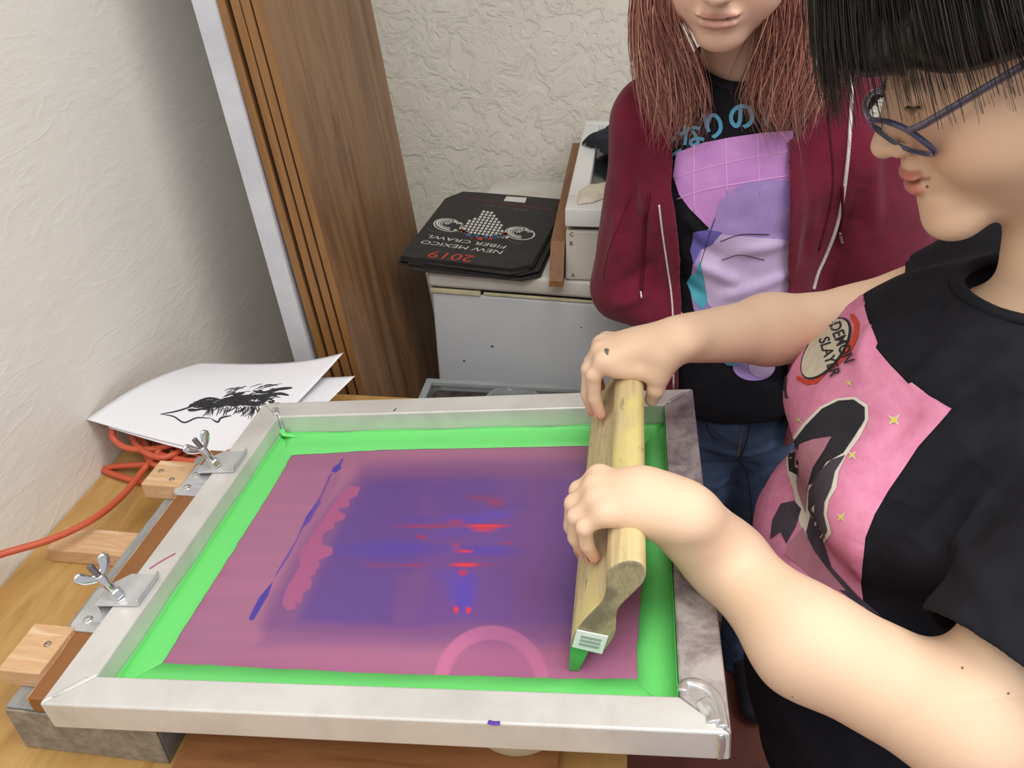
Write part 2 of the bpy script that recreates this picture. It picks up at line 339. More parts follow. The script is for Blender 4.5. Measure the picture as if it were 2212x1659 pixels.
# rim of the tub below showing through, painted into the mesh colour as a pale ring
rd = np.hypot((U_ - 1062), (V_ - 1478) * .98); ang = np.arctan2(-(V_ - 1478), U_ - 1062)
ring = (1 - ss(3, 9, np.abs(rd - 109) - 9)); lay(ring, 'dd7fa4', .85 * (.55 + .45 * np.clip(-np.cos(ang), 0, 1)))
lay((1 - ss(80, 106, rd)), 'b0688f', .5)
idx = np.arange(nx * ny).reshape(nx, ny); Fq = np.stack([idx[:-1, :-1], idx[1:, :-1], idx[1:, 1:], idx[:-1, 1:]], -1).reshape(-1, 4)
_l = C.mean(-1, keepdims=True); C = (C * .86 + _l * .14) * np.array([.80, .66, .82])
M_mesh = mat('printing_mesh', 'a06080', .32, spec=.35); colattr(M_mesh); bump(M_mesh, noise(M_mesh, mapped(M_mesh), 900, 2), .12, .0003)
sm = mesh_obj('screen_mesh', Pm.reshape(-1, 3), Fq, M_mesh, sf, True, attr=C.reshape(-1, 3))
# green tape: four strips on the mesh, lapping up the inner walls
def tape(path_in, path_out, climb, name='green_tape', wall=None):
    # path_in/out: polylines (frame x,y); climb: height up the wall
    b = MB(); A = np.array(path_in); B = np.array(path_out); n = 40
    tt = np.linspace(0, 1, n); rows = []
    def ip(P): s_ = np.linspace(0, 1, len(P)); return np.stack([np.interp(tt, s_, P[:, 0]), np.interp(tt, s_, P[:, 1])], 1)
    A, B = ip(A), ip(B); z0 = -.0331
    wz = .0006 * np.sin(tt * 31) * rng.random()
    r1 = np.column_stack([A + .0006 * rng.normal(size=A.shape) * .6, np.full(n, z0 + .0001)])
    r2 = np.column_stack([A * .5 + B * .5, np.full(n, z0 + .0006) + wz]); r3 = np.column_stack([A * .08 + B * .92, np.full(n, z0 + .0012)])
    r4 = np.column_stack([B, np.full(n, z0 + .005)]); r5 = np.column_stack([B, z0 + climb + .001 * np.sin(tt * 23 + 1)])
    R_ = [r1, r2, r3, r4, r5]; V = fw(np.concatenate(R_)); Fs = []
    for k in range(4):
        for i in range(n - 1): Fs.append([k * n + i, k * n + i + 1, (k + 1) * n + i + 1, (k + 1) * n + i])
    o = mesh_obj(name, V, Fs, M_tape, sf, True); s_ = o.modifiers.new('s', 'SOLIDIFY'); s_.thickness = .00025; s_.offset = 0; return o
i0, i1, j0, j1 = BW + .0009, W_ - BW - .0009, BF + .0009, D_ - BW - .0009
P_ = lambda a, b: tuple(fpl(a, b, -.033)[:2])
tape([P_(350, 1434), P_(440, 1290), P_(520, 1165), P_(598, 1040), P_(640, 965)], [(i0, j0), (i0, j1)], .010)
tape([P_(300, 1430), P_(820, 1455), P_(1240, 1466), P_(1400, 1466)], [(i0, j0), (i1, j0)], .012)
tape([P_(1378, 1480), P_(1376, 1400), P_(1388, 1250), P_(1396, 1120), P_(1388, 880)], [(i1, j0), (i1, j1)], .0325)
tape([P_(600, 985), P_(820, 972), P_(1260, 963), P_(1420, 960)], [(i0, j1), (i1, j1)], .006)
for (x, y, a) in ((i0 + .006, j0 + .006, 0), (i0 + .008, j1 - .006, 1)):
    b = MB(); P = spline([(x - .008, y + .004, -.02), (x - .003, y - .002, -.024), (x + .008, y + .002, -.030), (x + .02, y - .003, -.0315)], 8); b.tube(fw(P), np.linspace(.005, .002, len(P)), 7, flat=.35); b.out('green_tape', M_tape, sf, True)['label'] = 'crumpled corner of tape'
# ink smudges on the bars
def smudge(P, r, col): return MB().tube(fw(spline(P, 6)), r, 6, flat=.15).out('ink_smudge', mat('smudge', col, .5), sf, True)
smudge([(.012, .172, .0003), (.02, .184, .0003), (.030, .196, .0003)], .0012, 'b0527e')
o_ = smudge([(.418, .001, .0003), (.423, .0, .0003), (.428, .0005, .0)], .0020, '5a35a0')
smudge([(.207, .477, .0003), (.2078, .480, .0003), (.209, .483, .0003)], .0009, '3a3340')
# tub under the frame
M_tub = mat('cream_plastic', 'e6dcb8', .4); tc = at(1062, 1640, z=-.0815); 
tubb = thing('plastic_tub', (.425, .115, -.082), 'round cream plastic tub propping up the near side of the screen frame', 'tub')
MB().lathe([(.0001, -.0815), (.046, -.0815), (.050, -.078), (.052, -.040), (.052, -.012), (.0545, -.0115), (.0545, -.0035), (.0525, -.003), (.050, -.004), (.050, -.076), (.0001, -.078)], (.425, .100, 0), 48, caps=False).out('tub_body', M_tub, tubb, True)
# ---------------------------------------------------------------- hinge clamps
def hinge(y0, yb, label):
    t = thing('hinge_clamp', (-.02, y0 + .02, -.019), label, 'hinge clamp', 'steel hinge clamps gripping the left bar of the screen frame')
    # base plate with round corners, screwed to the strip
    b = MB(); w, d, r = .034, .060, .010; pts = []
    for cx, cy, a0 in ((w - .002, d - .002, 0), (r, d - r, 90), (r, r, 180), (w - .002, .002, 270)):
        rr = r if cx == r else .002
        for k in range(7): a = math.radians(a0 + 15 * k); pts.append((cx + rr * math.cos(a), cy + rr * math.sin(a)))
    poly = [(x - .041, y + y0) for x, y in pts]
    b.prism(poly, -.0189, -.0165, (0, 1, 2)); bevelmod(b.out('base_plate', M_zinc, t), .0006)
    for sy in (.015, .040):
        s_ = MB(); c = (-.027, y0 + sy, -.0165); s_.lathe([(.0001, .0014), (.002, .0015), (.0045, .0010), (.0056, 0)], c, 20, caps=False)
        s_.box((c[0] - .0028, c[1] - .0005, c[2] + .001), (c[0] + .0028, c[1] + .0005, c[2] + .0018)); s_.box((c[0] - .0005, c[1] - .0028, c[2] + .001), (c[0] + .0005, c[1] + .0028, c[2] + .0018))
        s_.out('screw', M_chr, t, True)
    # bracket over the bar: plate lying on the frame top, with an upturned lip
    zz = .0008; y1 = yb
    br = MB(); br.prism([(-.018, y1 - .002), (.030, y1 - .001), (.030, y1 + .042), (-.002, y1 + .044), (-.018, y1 + .028)], zz, zz + .0024, (0, 1, 2), FR)
    br.prism([(.0288, zz), (.0312, zz), (.0338, zz + .0085), (.0316, zz + .0092)], y1 - .001, y1 + .042, (0, 2, 1), FR)
    br.prism([(-.018, zz + .0024), (-.0205, zz + .001), (-.0205, -.022), (-.018, -.022)], y1 + .001, y1 + .028, (0, 2, 1), FR)
    bevelmod(br.out('clamp_bracket', M_zinc, t), .0007)
    # bolt standing up from the plate, leaning away to the left
    base = fw((.004, y1 + .010, zz + .002)); ax = np.array([-.48, .05, .87]); ax /= np.linalg.norm(ax)
    u = np.cross(ax, [0, 1, 0]); u /= np.linalg.norm(u); w_ = np.cross(ax, u); M3 = np.column_stack([u, w_, ax])
    nt = MB(); nt.lathe([(.0001, 0), (.0062, 0), (.0068, .0015), (.0068, .0085), (.0058, .010), (.0001, .010)], (0, 0, 0), 6, caps=False); nt.v = [v @ M3.T + base for v in nt.v]; nt.out('hex_nut', M_chr, t)
    sl = MB(); sl.lathe([(.0045, .0095), (.0052, .011), (.0052, .030), (.0046, .032)], (0, 0, 0), 20); sl.v = [v @ M3.T + base for v in sl.v]; sl.out('bolt_sleeve', M_chr, t, True)
    th = MB(); prof = [(.0001, .03)]
    for k in range(16): prof += [(.0036, .031 + k * .0010), (.0030, .0315 + k * .0010)]
    prof += [(.0001, .0475)]
    th.lathe(prof, (0, 0, 0), 16, caps=False); th.v = [v @ M3.T + base for v in th.v]; th.out('threaded_bolt', M_scr, t, True)
    for sgn in (-1, 1):
        wg = MB(); P = spline([(sgn * .003, 0, .031), (sgn * .008, 0, .034), (sgn * .013, 0, .040), (sgn * .0165, 0, .0475)], 8); P = P @ rotax('Z', 62).T
        rr = np.interp(np.linspace(0, 1, len(P)), [0, .3, .65, .9, 1], [.0014, .0014, .0019, .0017, .0006]); wg.tube(P, rr, 12, flat=3.2)
        wg.v = [v @ M3.T + base for v in wg.v]; wg.out('wing', M_chr, t, True)
    # pivot arm joining plate and bracket
    pv = MB(); pv.prism([(-.020, -.0165), (-.0015, -.0165), (-.0015, -.012), (-.018, -.012)], y1 - .014, y1 + .006, (0, 2, 1)); pv.out('pivot_arm', M_zinc, t)
    return t
hinge(.095, .118, 'zinc hinge clamp with wing nut at the near end of the left frame bar')
hinge(.310, .343, 'zinc hinge clamp with wing nut at the far end of the left frame bar')
# ---------------------------------------------------------------- squeegee
M_sqw = mat('squeegee_wood', 'cdb88c', .55); v = mapped(M_sqw, (18, 1, 18)); n = noise(M_sqw, v, 9, 6, .65, .4)
c = ramp(M_sqw, n, [(.3, 'b29b70'), (.5, 'cbb78b'), (.7, 'd8c79c')]); yel = ramp(M_sqw, noise(M_sqw, mapped(M_sqw, (2, 1, 2)), 7, 3), [(.45, 0.0), (.6, 1.0)])
c = mixc(M_sqw, yel, c, 'd9cb84'); st_ = ramp(M_sqw, noise(M_sqw, mapped(M_sqw, (3, 1, 3)), 26, 4, .6), [(.62, 0.0), (.70, .7)]); setc(M_sqw, mixc(M_sqw, st_, c, '8a7f62')); bump(M_sqw, n, .15, .0006)
M_end = mat('end_grain', '8f8465', .7); n = noise(M_end, mapped(M_end, (30, 1, 6), (0, .35, 0)), 30, 5, .7); c = ramp(M_end, n, [(.3, '857a5e'), (.7, 'b0a47f')])
setc(M_end, mixc(M_end, ramp(M_end, noise(M_end, mapped(M_end), 28, 3), [(.5, 0.0), (.62, .8)]), c, '6a624e'))
M_rub = mottled('green_rubber', '3f9a4c', '52ab58', 60, .45)
M_lab = mat('white_label', 'e3ebe6', .5); M_lab2 = mat('grey_label_print', '9aa8a4', .5)
sq = thing('squeegee', (.49, .27, -.03), 'wooden screen printing squeegee with green rubber blade held on the mesh by both hands', 'squeegee')
Y0, Y1 = .080, .456
prof = spline([(.4795, -.0005), (.481, .009), (.485, .019), (.498, .039), (.508, .052), (.5135, .063), (.5155, .075), (.516, .085), (.519, .093), (.526, .0985), (.534, .102), (.542, .1015), (.547, .097), (.549, .089), (.547, .079), (.541, .070), (.531, .057), (.5245, .047), (.5215, .036), (.521, .027), (.519, .014), (.5105, -.004)], 3)[:, :]
prof = [tuple(p) for p in prof]
h = MB(); h.prism(prof, Y0, Y1, (0, 2, 1), FR); ho = h.out('handle', [M_sqw, M_end], sq); bevelmod(ho, .0022, 3)
for p in ho.data.polygons[:2]: p.material_index = 1
bl = MB(); bl.prism([(.4752, -.0333), (.4842, -.0333), (.4965, -.004), (.500, .004), (.483, .004), (.4790, -.002)], Y0 + .0005, Y1 - .001, (0, 2, 1), FR); bevelmod(bl.out('blade', M_rub, sq), .0008)
a = np.array([.4872, .0230]); b = np.array([.5142, .0155]); c_ = np.array([.5072, -.0075]); d_ = np.array([.4812, .0008]); ctr = (a + b + c_ + d_) / 4
def rq(s, m, y, name, r=.0): 
    q = MB(); q.prism([tuple(ctr + (p - ctr) * s) for p in (a, b, c_, d_)][::-1], y - .0014, y, (0, 2, 1), FR); o = q.out(name, m, sq); return o
o = rq(1.0, M_lab, Y0 - .0002, 'end_label'); bevelmod(o, .0012, 3); o['label'] = 'white rectangular end cap with grey bars'
for k in range(3):
    u0 = (b - a); v0 = (d_ - a); s_ = a + u0 * .18 + v0 * (.22 + .21 * k); e1 = s_ + u0 * .64; e2 = e1 + v0 * .13; e3 = s_ + v0 * .13
    q = MB(); q.prism([tuple(s_), tuple(e1), tuple(e2), tuple(e3)][::-1], Y0 - .0021, Y0 - .0014, (0, 2, 1), FR); q.out('label_bar', M_lab2, sq)
# ---------------------------------------------------------------- cord
M_cord = mat('orange_cord', 'c65a3e', .5); bump(M_cord, noise(M_cord, mapped(M_cord), 60, 2), .1, .0008)
pts = [at(-60, 1222, z=-.03), at(0, 1198, z=-.035), at(110, 1165, z=-.045), at(200, 1122, z=-.055), at(265, 1070, z=-.07), at(310, 1015, z=-.075), at(335, 985, z=-.06), at(365, 955, z=-.055)]
cc = np.array([-.112, .545, -.09]); r0 = .104
k = 0
for lap in range(9):
    for a in range(0, 360, 30):
        an = math.radians(-100 - a); rr = r0 * (1 + .08 * math.sin(lap * 2.3 + an * 1.5)) * (1 - .13 * (lap % 4)); k += 1
        pts.append(cc + np.array([rr * math.cos(an) + .008 * math.sin(lap * 1.7), rr * 1.12 * math.sin(an) + .010 * math.cos(lap * 2.1), .0045 + .0042 * lap + .003 * math.sin(an * 2 + lap)]))
pts += [at(235, 1010, z=-.093), at(262, 1030, z=-.093), at(320, 1040, z=-.093), at(350, 1010, z=-.09)]
pts = [np.array([max(p[0], -.232), p[1], p[2]]) for p in pts]
tag(MB().tube(spline(np.array(pts), 8), .0046, 10).out('extension_cord', M_cord, None, True), 'orange extension cord coiled on the table in the corner, one end running off left', 'cord')
tag(MB().tube(spline([at(243, 925, z=-.028), at(246, 948, z=-.042), at(275, 968, z=-.052), at(330, 970, z=-.055), at(385, 958, z=-.05), at(440, 950, z=-.055), at(470, 985, z=-.08)], 10), .0046, 10).out('cord_loop', M_cord), 'short loose loop of orange cord lying over the near side of the coil', 'cord')
# ---------------------------------------------------------------- paper
M_pap = mat('white_paper', 'e6e6ec', .7); M_ink = mat('black_ink', '2a2a2e', .7)
def sheet(c4, curl, name='sheet'):
    # c4 corners: near-left, far-left, far-right, near-right
    n = 30; c4 = np.array(c4, float); u, v = np.meshgrid(np.linspace(0, 1, n), np.linspace(0, 1, n), indexing='ij')
    P = ((1 - u) * (1 - v))[..., None] * c4[0] + ((1 - u) * v)[..., None] * c4[1] + (u * v)[..., None] * c4[2] + (u * (1 - v))[..., None] * c4[3]
    P[..., 2] += curl(u, v); return P, u, v
def put_sheet(P, label, drawing=False):
    t = thing('paper_sheet', P.reshape(-1, 3).min(0) * [1, 1, 0] + [.1, .1, P[..., 2].min()], label, 'paper', 'sheets of paper on the orange cord')
    n = P.shape[0]; idx = np.arange(n * n).reshape(n, n); Fq = np.stack([idx[:-1, :-1], idx[1:, :-1], idx[1:, 1:], idx[:-1, 1:]], -1).reshape(-1, 4)
    o = mesh_obj('sheet', P.reshape(-1, 3), Fq, M_pap, t, True); s_ = o.modifiers.new('s', 'SOLIDIFY'); s_.thickness = .0003
    return t
A_, B_, C_, D2 = at(186, 906, z=-.010), at(432, 783, z=-.032), at(745, 780, z=-.02), at(520, 990, z=-.052)
crl = lambda u, v: .012 * np.sin(PI * v) * (1 - u) + .016 * u ** 4 * v ** 2 - .004 * np.sin(PI * u)
P2, u, v = sheet([A_ + [.03, 0, -.012], B_ + [.02, -.012, -.008], at(768, 819, z=-.034), D2 + [.03, -.01, -.005]], lambda u, v: .010 * np.sin(PI * v) * (1 - u) + .006 * u ** 4 * v ** 2 - .004 * np.sin(PI * u))
put_sheet(P2, 'blank white sheet lying under the sheet with the black drawing')
P1, u, v = sheet([A_, B_, C_, D2], crl); pt = put_sheet(P1, 'curled white sheet with a black brush drawing, topmost on the orange cord')
def bilin(P, u, v):
    n = P.shape[0] - 1; x = np.clip(u * n, 0, n - 1e-6); y = np.clip(v * n, 0, n - 1e-6); i = x.astype(int); j = y.astype(int); fx = (x - i)[..., None]; fy = (y - j)[..., None]
    return P[i, j] * (1 - fx) * (1 - fy) + P[i + 1, j] * fx * (1 - fy) + P[i, j + 1] * (1 - fx) * fy + P[i + 1, j + 1] * fx * fy
bv = BVHTree.FromPolygons([tuple(p) for p in P1.reshape(-1, 3)], [[int(a) for a in f] for f in (lambda idx: np.stack([idx[:-1, :-1], idx[1:, :-1], idx[1:, 1:], idx[:-1, 1:]], -1).reshape(-1, 4))(np.arange(900).reshape(30, 30))])
def hit(bv, px, py, off=.0005):
    d = raydir(px, py); d = d / np.linalg.norm(d); r = bv.ray_cast(Vector(CO), Vector(d))
    if r[0] is None: return None
    n = np.array(r[1]);
    if n @ d > 0: n = -n
    return np.array(r[0]) + n * off
dr = MB(); R2 = np.random.default_rng(5)
def stroke(px, w, m=dr, bv=bv, off=.0005):
    Q = spline(px, 5); N_ = len(Q); L = []; 
    for i in range(N_):
        t = Q[min(i + 1, N_ - 1)] - Q[max(i - 1, 0)]; t = t / (np.linalg.norm(t) + 1e-9); nrm = np.array([-t[1], t[0]]); ww = w * (math.sin(PI * (i + .3) / N_) ** .6)
        a = hit(bv, *(Q[i] + nrm * ww), off); b = hit(bv, *(Q[i] - nrm * ww), off)
        if a is None or b is None: return
        L += [a, b]
    m.add(L, [[2 * i, 2 * i + 1, 2 * i + 3, 2 * i + 2] for i in range(N_ - 1)])
stroke([(345, 895), (380, 889), (415, 878), (450, 865)], 1.6); stroke([(348, 895), (375, 900), (398, 913), (425, 903), (455, 904)], 1.6); stroke([(455, 904), (470, 912), (478, 903), (500, 898)], 2.0)
for i in range(120):
    x = R2.uniform(405, 590); yc = 880 - (x - 405) * .13 + R2.normal(0, 5 if x < 520 else 9); l = R2.uniform(12, 50); stroke([(x, yc), (x + l * .5, yc - l * .06 + R2.normal(0, 2)), (x + l, yc - l * .12 + R2.normal(0, 3))], R2.uniform(1.0, 3.2))
for i in range(60):
    x = R2.uniform(450, 560); l = R2.uniform(8, 30); a = R2.uniform(1.2, 2.6); y = 878; stroke([(x, y), (x + math.cos(a) * l * .5 + 2, y + math.sin(a) * l * .5), (x + math.cos(a) * l, y + math.sin(a) * l)], R2.uniform(.5, 1.3))
for i in range(45):
    x = R2.uniform(470, 600); y = 868 - (x - 470) * .14 - R2.uniform(0, 22); l = R2.uniform(8, 30); stroke([(x, y), (x + l * .6, y - l * .2), (x + l, y - l * .3 + R2.normal(0, 3))], R2.uniform(.4, .9))
dr.out('brush_drawing', M_ink, pt)['label'] = 'black ink brush marks'
# ---------------------------------------------------------------- boards leaning in the corner
M_brd = wood('walnut_board', ['6c482e', '84603f', '98724f', '765238'], (1, 1, .04), 16, .42)
M_edge = wood('board_edge', ['80582f', '94693c', '876036'], (1, 1, .1), 20, .5)
M_whb = mottled('white_painted_wood', 'cfd0d6', 'bfc1c8', 12, .55)
def xat(px, py, y): p = at(px, py, y=y); return p
def lean_board(pt_, pb_, w_px, y0, y1, m, label, grp='brown boards leaning in the corner'):
    # front-left edge through two picture points on plane y0; thickness from the widths at the top
    a = at(*pt_, y=y0); b = at(*pb_, y=y0); a2 = at(pt_[0] + w_px, pt_[1], y=y0); sl = (b[0] - a[0]) / (b[2] - a[2]); th = a2[0] - a[0]
    zt = 1.45; zb = -.849; x = lambda z: a[0] + sl * (z - a[2])
    while x(zt) < -.236: zt -= .01
    t = thing('leaning_board', (x(zb), (y0 + y1) / 2, zb), label, 'board', grp)
    MB().prism([(x(zb), zb), (x(zb) + th, zb), (x(zt) + th, zt), (x(zt), zt)], y0, y1, (0, 2, 1)).out('board_face', m[0], t)
    MB().prism([(x(zb) + .0003, zb), (x(zb) + th - .0003, zb), (x(zt) + th - .0003, zt), (x(zt) + .0003, zt)], y0 - .0015, y0 - .0001, (0, 2, 1)).out('edge_band', m[1], t)
    return t
lean_board((414, 0), (640, 790), 50, .745, 1.10, (M_whb, M_whb), 'white painted board leaning against the left wall, nearest the wall', None)
lean_board((466, 0), (693, 790), 20, .75, 1.22, (M_brd, M_edge), 'brown veneered board leaning next to the white board')
lean_board((497, 0), (716, 790), 20, .75, 1.22, (M_brd, M_edge), 'brown veneered board leaning after the dark gap, third in the stack from the wall')
lean_board((519, 0), (738, 790), 20, .75, 1.23, (M_brd, M_edge), 'pale-edged brown board leaning second from the outside of the stack')
lean_board((543, 0), (758, 790), 19, .75, 1.24, (M_brd, M_edge), 'outermost brown board of the leaning stack, its wide grained face showing')
# ---------------------------------------------------------------- freezer
def rbox(b, lo, hi, bev=.006): return b.box(lo, hi, None, bev)
yaw = math.radians(-5); FO = np.array([.136, .972, 0]); RY = np.array([[math.cos(yaw), -math.sin(yaw), 0], [math.sin(yaw), math.cos(yaw), 0], [0, 0, 1]])
def fz(b): b.v = [v @ RY.T + FO for v in b.v]; return b
M_wht = mottled('white_enamel', 'dcdfe2', 'd2d6da', 5, .35, 0, 0); M_dirt = mottled('worn_white_top', 'e2e2e0', 'cfcbc0', 7, .5, 0, .05)
M_gry = mottled('grey_enamel', 'd0d4d8', 'c6cbd0', 4, .4, 0, 0); M_gask = mottled('yellowed_gasket', 'd8d2b0', 'c5bd98', 30, .6)
fzt = thing('chest_freezer', (.6, 1.2, -.85), 'white chest freezer standing behind the table with black bags on its lid', 'freezer')
fz(rbox(MB(), (.004, .006, -.849), (1.05, .555, -.048))).out('body', M_gry, fzt, True)
fz(rbox(MB(), (0, 0, -.036), (1.06, .565, 0), .008)).out('lid', M_dirt, fzt, True)
fz(MB().box((.006, .010, -.048), (1.05, .55, -.0362))).out('gap', M_dark, fzt)['label'] = 'dark gap under the lid'
fz(MB().box((.004, .001, -.048), (.105, .009, -.039), None, .002)).out('gasket', M_gask, fzt)['label'] = 'yellowed loose gasket'
fz(MB().box((.11, .004, -.047), (1.04, .009, -.041), None, .002)).out('gasket', M_gask, fzt)
for (x, z, r) in ((.12, -.16, .002), (.06, -.2, .0015), (.30, -.10, .001)):
    fz(MB().box((x, .0045, z), (x + r * 3, .0062, z + r), None, .0003)).out('scuff', M_dark, fzt)
fz(MB().lathe([(.0001, .0012), (.016, .001), (.018, .0002)], (.09, .44, 0), 18, None, False)).out('round_scar', M_gask, fzt)
# storage tub and round lid in front of it
M_clr = mat('clear_plastic', 'd9dfe0', .15, transmission=.75, ior=1.35, alpha=1); M_dkst = mottled('dark_clutter', '2a2624', '57504a', 30, .7)
bn = thing('storage_tote', (.30, .85, -.85), 'clear plastic storage tote full of dark items in front of the white freezer', 'storage box')
bb = MB(); x0, x1, y0, y1 = .138, .46, .77, .915
for a, b in (((x0, y0, -.848), (x1, y0 + .003, -.222)), ((x0, y1 - .003, -.848), (x1, y1, -.222)), ((x0, y0, -.848), (x0 + .003, y1, -.222)), ((x1 - .003, y0, -.848), (x1, y1, -.222)), ((x0, y0, -.848), (x1, y1, -.845))): bb.box(a, b)
bb.out('tub', M_clr, bn)
rm = MB()
for a, b in (((x0 - .008, y0 - .008, -.224), (x1 + .008, y0 + .006, -.214)), ((x0 - .008, y1 - .006, -.224), (x1 + .008, y1 + .008, -.214)), ((x0 - .008, y0 + .006, -.224), (x0 + .006, y1 - .006, -.214)), ((x1 - .006, y0 + .006, -.224), (x1 + .008, y1 - .006, -.214))): rm.box(a, b, None, .002)
rm.out('rim', mottled('grey_translucent_rim', 'a9b0b1', '9aa1a3', 10, .3), bn)
MB().box((x0 + .01, y0 + .01, -.843), (x1 - .01, y1 - .01, -.2265), None, .01).out('contents', M_dkst, bn)
lc = at(1107, 866, z=-.22)
tag(MB().lathe([(.0001, -.002), (.046, -.002), (.048, .004), (.052, .005), (.053, .002), (.0555, .0015), (.056, .004), (.0525, .0075), (.046, .0065), (.044, 0), (.0001, 0)], (lc[0], lc[1], -.2235), 48, None, False).out('round_lid', M_clr, None, True), 'clear round plastic lid lying in the tote in front of the freezer', 'lid')
# light box on the freezer, plank, cloths
M_cream = mottled('cream_metal', 'd9d6cb', 'cfccc0', 6, .5, 0, 0); M_whf = mat('white_frame_paint', 'e4e6e6', .4); M_glass = mat('dark_glass', '2a2d30', .12)
lb = thing('light_box', (.6, 1.15, 0), 'cream metal light box on the freezer behind the person in the burgundy hoodie', 'light box')
bevelmod(MB().box((.405, .945, .001), (.86, 1.36, .098)).out('body', M_cream, lb), .004)
bevelmod(MB().box((.410, .95, .102), (.86, 1.50, .106)).out('seam', M_dark, lb), .001)
fm = MB()
x0, x1, y0, y1 = .404, .86, .935, 1.545
for a, b in (((x0, y0, .108), (x1, y0 + .075, .142)), ((x0, y1 - .03, .108), (x1, y1, .142)), ((x0, y0 + .075, .108), (x0 + .036, y1 - .03, .142)), ((x1 - .036, y0 + .075, .108), (x1, y1 - .03, .142))): fm.box(a, b, None, .003)
fm.out('lid_frame', M_whf, lb, True)
MB().box((x0 + .036, y0 + .075, .110), (x1 - .036, y1 - .03, .122)).out('glass', M_glass, lb)
def text_mesh(s, size, extr=0, bold=0):
    cu = bpy.data.curves.new('txt', 'FONT'); cu.body = s; cu.size = size; cu.extrude = extr; cu.resolution_u = 4; cu.offset = bold; ob = bpy.data.objects.new('txt', cu); COL.objects.link(ob)
    dg = bpy.context.evaluated_depsgraph_get(); me = ob.evaluated_get(dg).to_mesh(); V = np.array([v.co[:] for v in me.vertices]); Fs = [list(p.vertices) for p in me.polygons]
    ob.evaluated_get(dg).to_mesh_clear(); bpy.data.objects.remove(ob); bpy.data.curves.remove(cu); return V, Fs
for s_, x, z in (('C', .412, .087), ('B', .412, .070), ('A', .416, .008)):
    V, Fs = text_mesh(s_, .011); V = np.column_stack([V[:, 0] + x, np.full(len(V), .9444), V[:, 1] + z]); mesh_obj('stencil_letter', V, Fs, M_dark, lb)
M_navy = mottled('black_cloth', '15171f', '1e2130', 30, .9, 0, .5); M_rag = mottled('cream_rag', 'e6e0cf', 'd5cdb8', 40, .9, 0, .8)
def cloth(name, outline, z, h, m, label, cat, seed=0):
    b = bmesh.new(); r = np.random.default_rng(seed); n = 34; o = np.array(outline, float); lo, hi = o.min(0), o.max(0); xs = np.linspace(lo[0], hi[0], n); ys = np.linspace(lo[1], hi[1], n)
    X_, Y_ = np.meshgrid(xs, ys, indexing='ij'); sd = sdpoly(X_, Y_, [tuple(p) for p in o]); nz = vnoise((X_ - lo[0], Y_ - lo[1]), (38, 38), seed, 3); H = z + h * (.35 + .9 * nz) * (1 - np.exp(np.minimum(sd, 0) * 90)); keep = sd < .003
    V = np.stack([X_, Y_, H], -1).reshape(-1, 3); idx = np.arange(n * n).reshape(n, n); Fq = np.stack([idx[:-1, :-1], idx[1:, :-1], idx[1:, 1:], idx[:-1, 1:]], -1).reshape(-1, 4); Fq = Fq[keep.ravel()[Fq].all(1)]
    us, inv = np.unique(Fq, return_inverse=True); V = V[us]; Fq = inv.reshape(-1, 4); o_ = mesh_obj(name, V, Fq, m, None, True); s_ = o_.modifiers.new('s', 'SOLIDIFY'); s_.thickness = .003; s_.offset = 1; sb = o_.modifiers.new('b', 'SUBSURF'); sb.levels = sb.render_levels = 1
    return tag(o_, label, cat)
q = lambda px, py, z: tuple(at(px, py, z=z)[:2])
cloth('black_cloth', [q(1254, 312, .145), q(1300, 290, .145), q(1345, 272, .145), q(1400, 300, .145), q(1400, 352, .145), q(1335, 350, .145), q(1308, 338, .145), q(1290, 322, .145)], .143, .030, M_navy, 'black cloth draped over the rim of the light box', 'cloth', 3)
cloth('cream_rag', [q(1248, 440, .144), q(1252, 415, .144), q(1270, 403, .144), q(1330, 402, .144), q(1330, 425, .144), q(1300, 428, .144), q(1282, 436, .144)], .142, .016, M_rag, 'small cream rag lying on the near rim of the light box', 'rag', 8)
pl = thing('wood_plank', (.39, 1.2, .0), 'brown wooden plank standing on the freezer along the left side of the light box', 'plank')
MB().prism([(.915, .001), (1.5, .001), (1.5, .10), (.95, .075), (.915, .012)], .378, .4035, (1, 2, 0)).out('plank_body', wood('plank_brown', ['7d5434', '946742', '865c3a'], (1, .1, 1), 18, .55), pl)
# ---------------------------------------------------------------- black cloth bags on the freezer
M_bag = mottled('black_bag_cloth', '2e2c2c', '363434', 40, .85, 0, .3); 
bc = [np.array(at(*p, z=.024)) for p in ((852, 548), (1140, 583), (1222, 436), (1000, 418))]
bcx = [bc[0], bc[1], bc[2], np.array(at(958, 436, z=.024)), ]
poly0 = [at(866, 556, z=.024), at(1108, 583, z=.024), at(1150, 574, z=.024), at(1221, 446, z=.024), at(1214, 434, z=.024), at(1060, 421, z=.024), at(1000, 417, z=.024), at(962, 432, z=.024)]
pc = np.mean(poly0, 0)
prevz = .001
for k in range(6):
    a = math.radians([2.5, -1.5, 1.2, -2.2, .8, 0][k]); c, s_ = math.cos(a), math.sin(a); off = np.array([[.006, -.004, 0], [-.004, .003, 0], [.008, .002, 0], [.003, -.003, 0], [.0, .002, 0], [0, 0, 0]][k])
    pp = []
    for p in poly0: d = (p - pc) * 1.0; pp.append((pc[0] + c * d[0] - s_ * d[1] + off[0], pc[1] + s_ * d[0] + c * d[1] + off[1]))
    o = bevelmod(MB().prism(pp, prevz, prevz + .0042, (0, 1, 2)).out('cloth_bag', M_bag, None), .0012); prevz += .0046
    tag(o, 'folded black cloth bag in the pile on the freezer, below the printed one' if k < 5 else 'folded black cloth bag printed 2019 NEW MEXICO FIBER CRAWL, topmost on the freezer', 'bag', 'black cloth bags stacked on the freezer')
top = o; top_z = prevz - .0004 + .0003
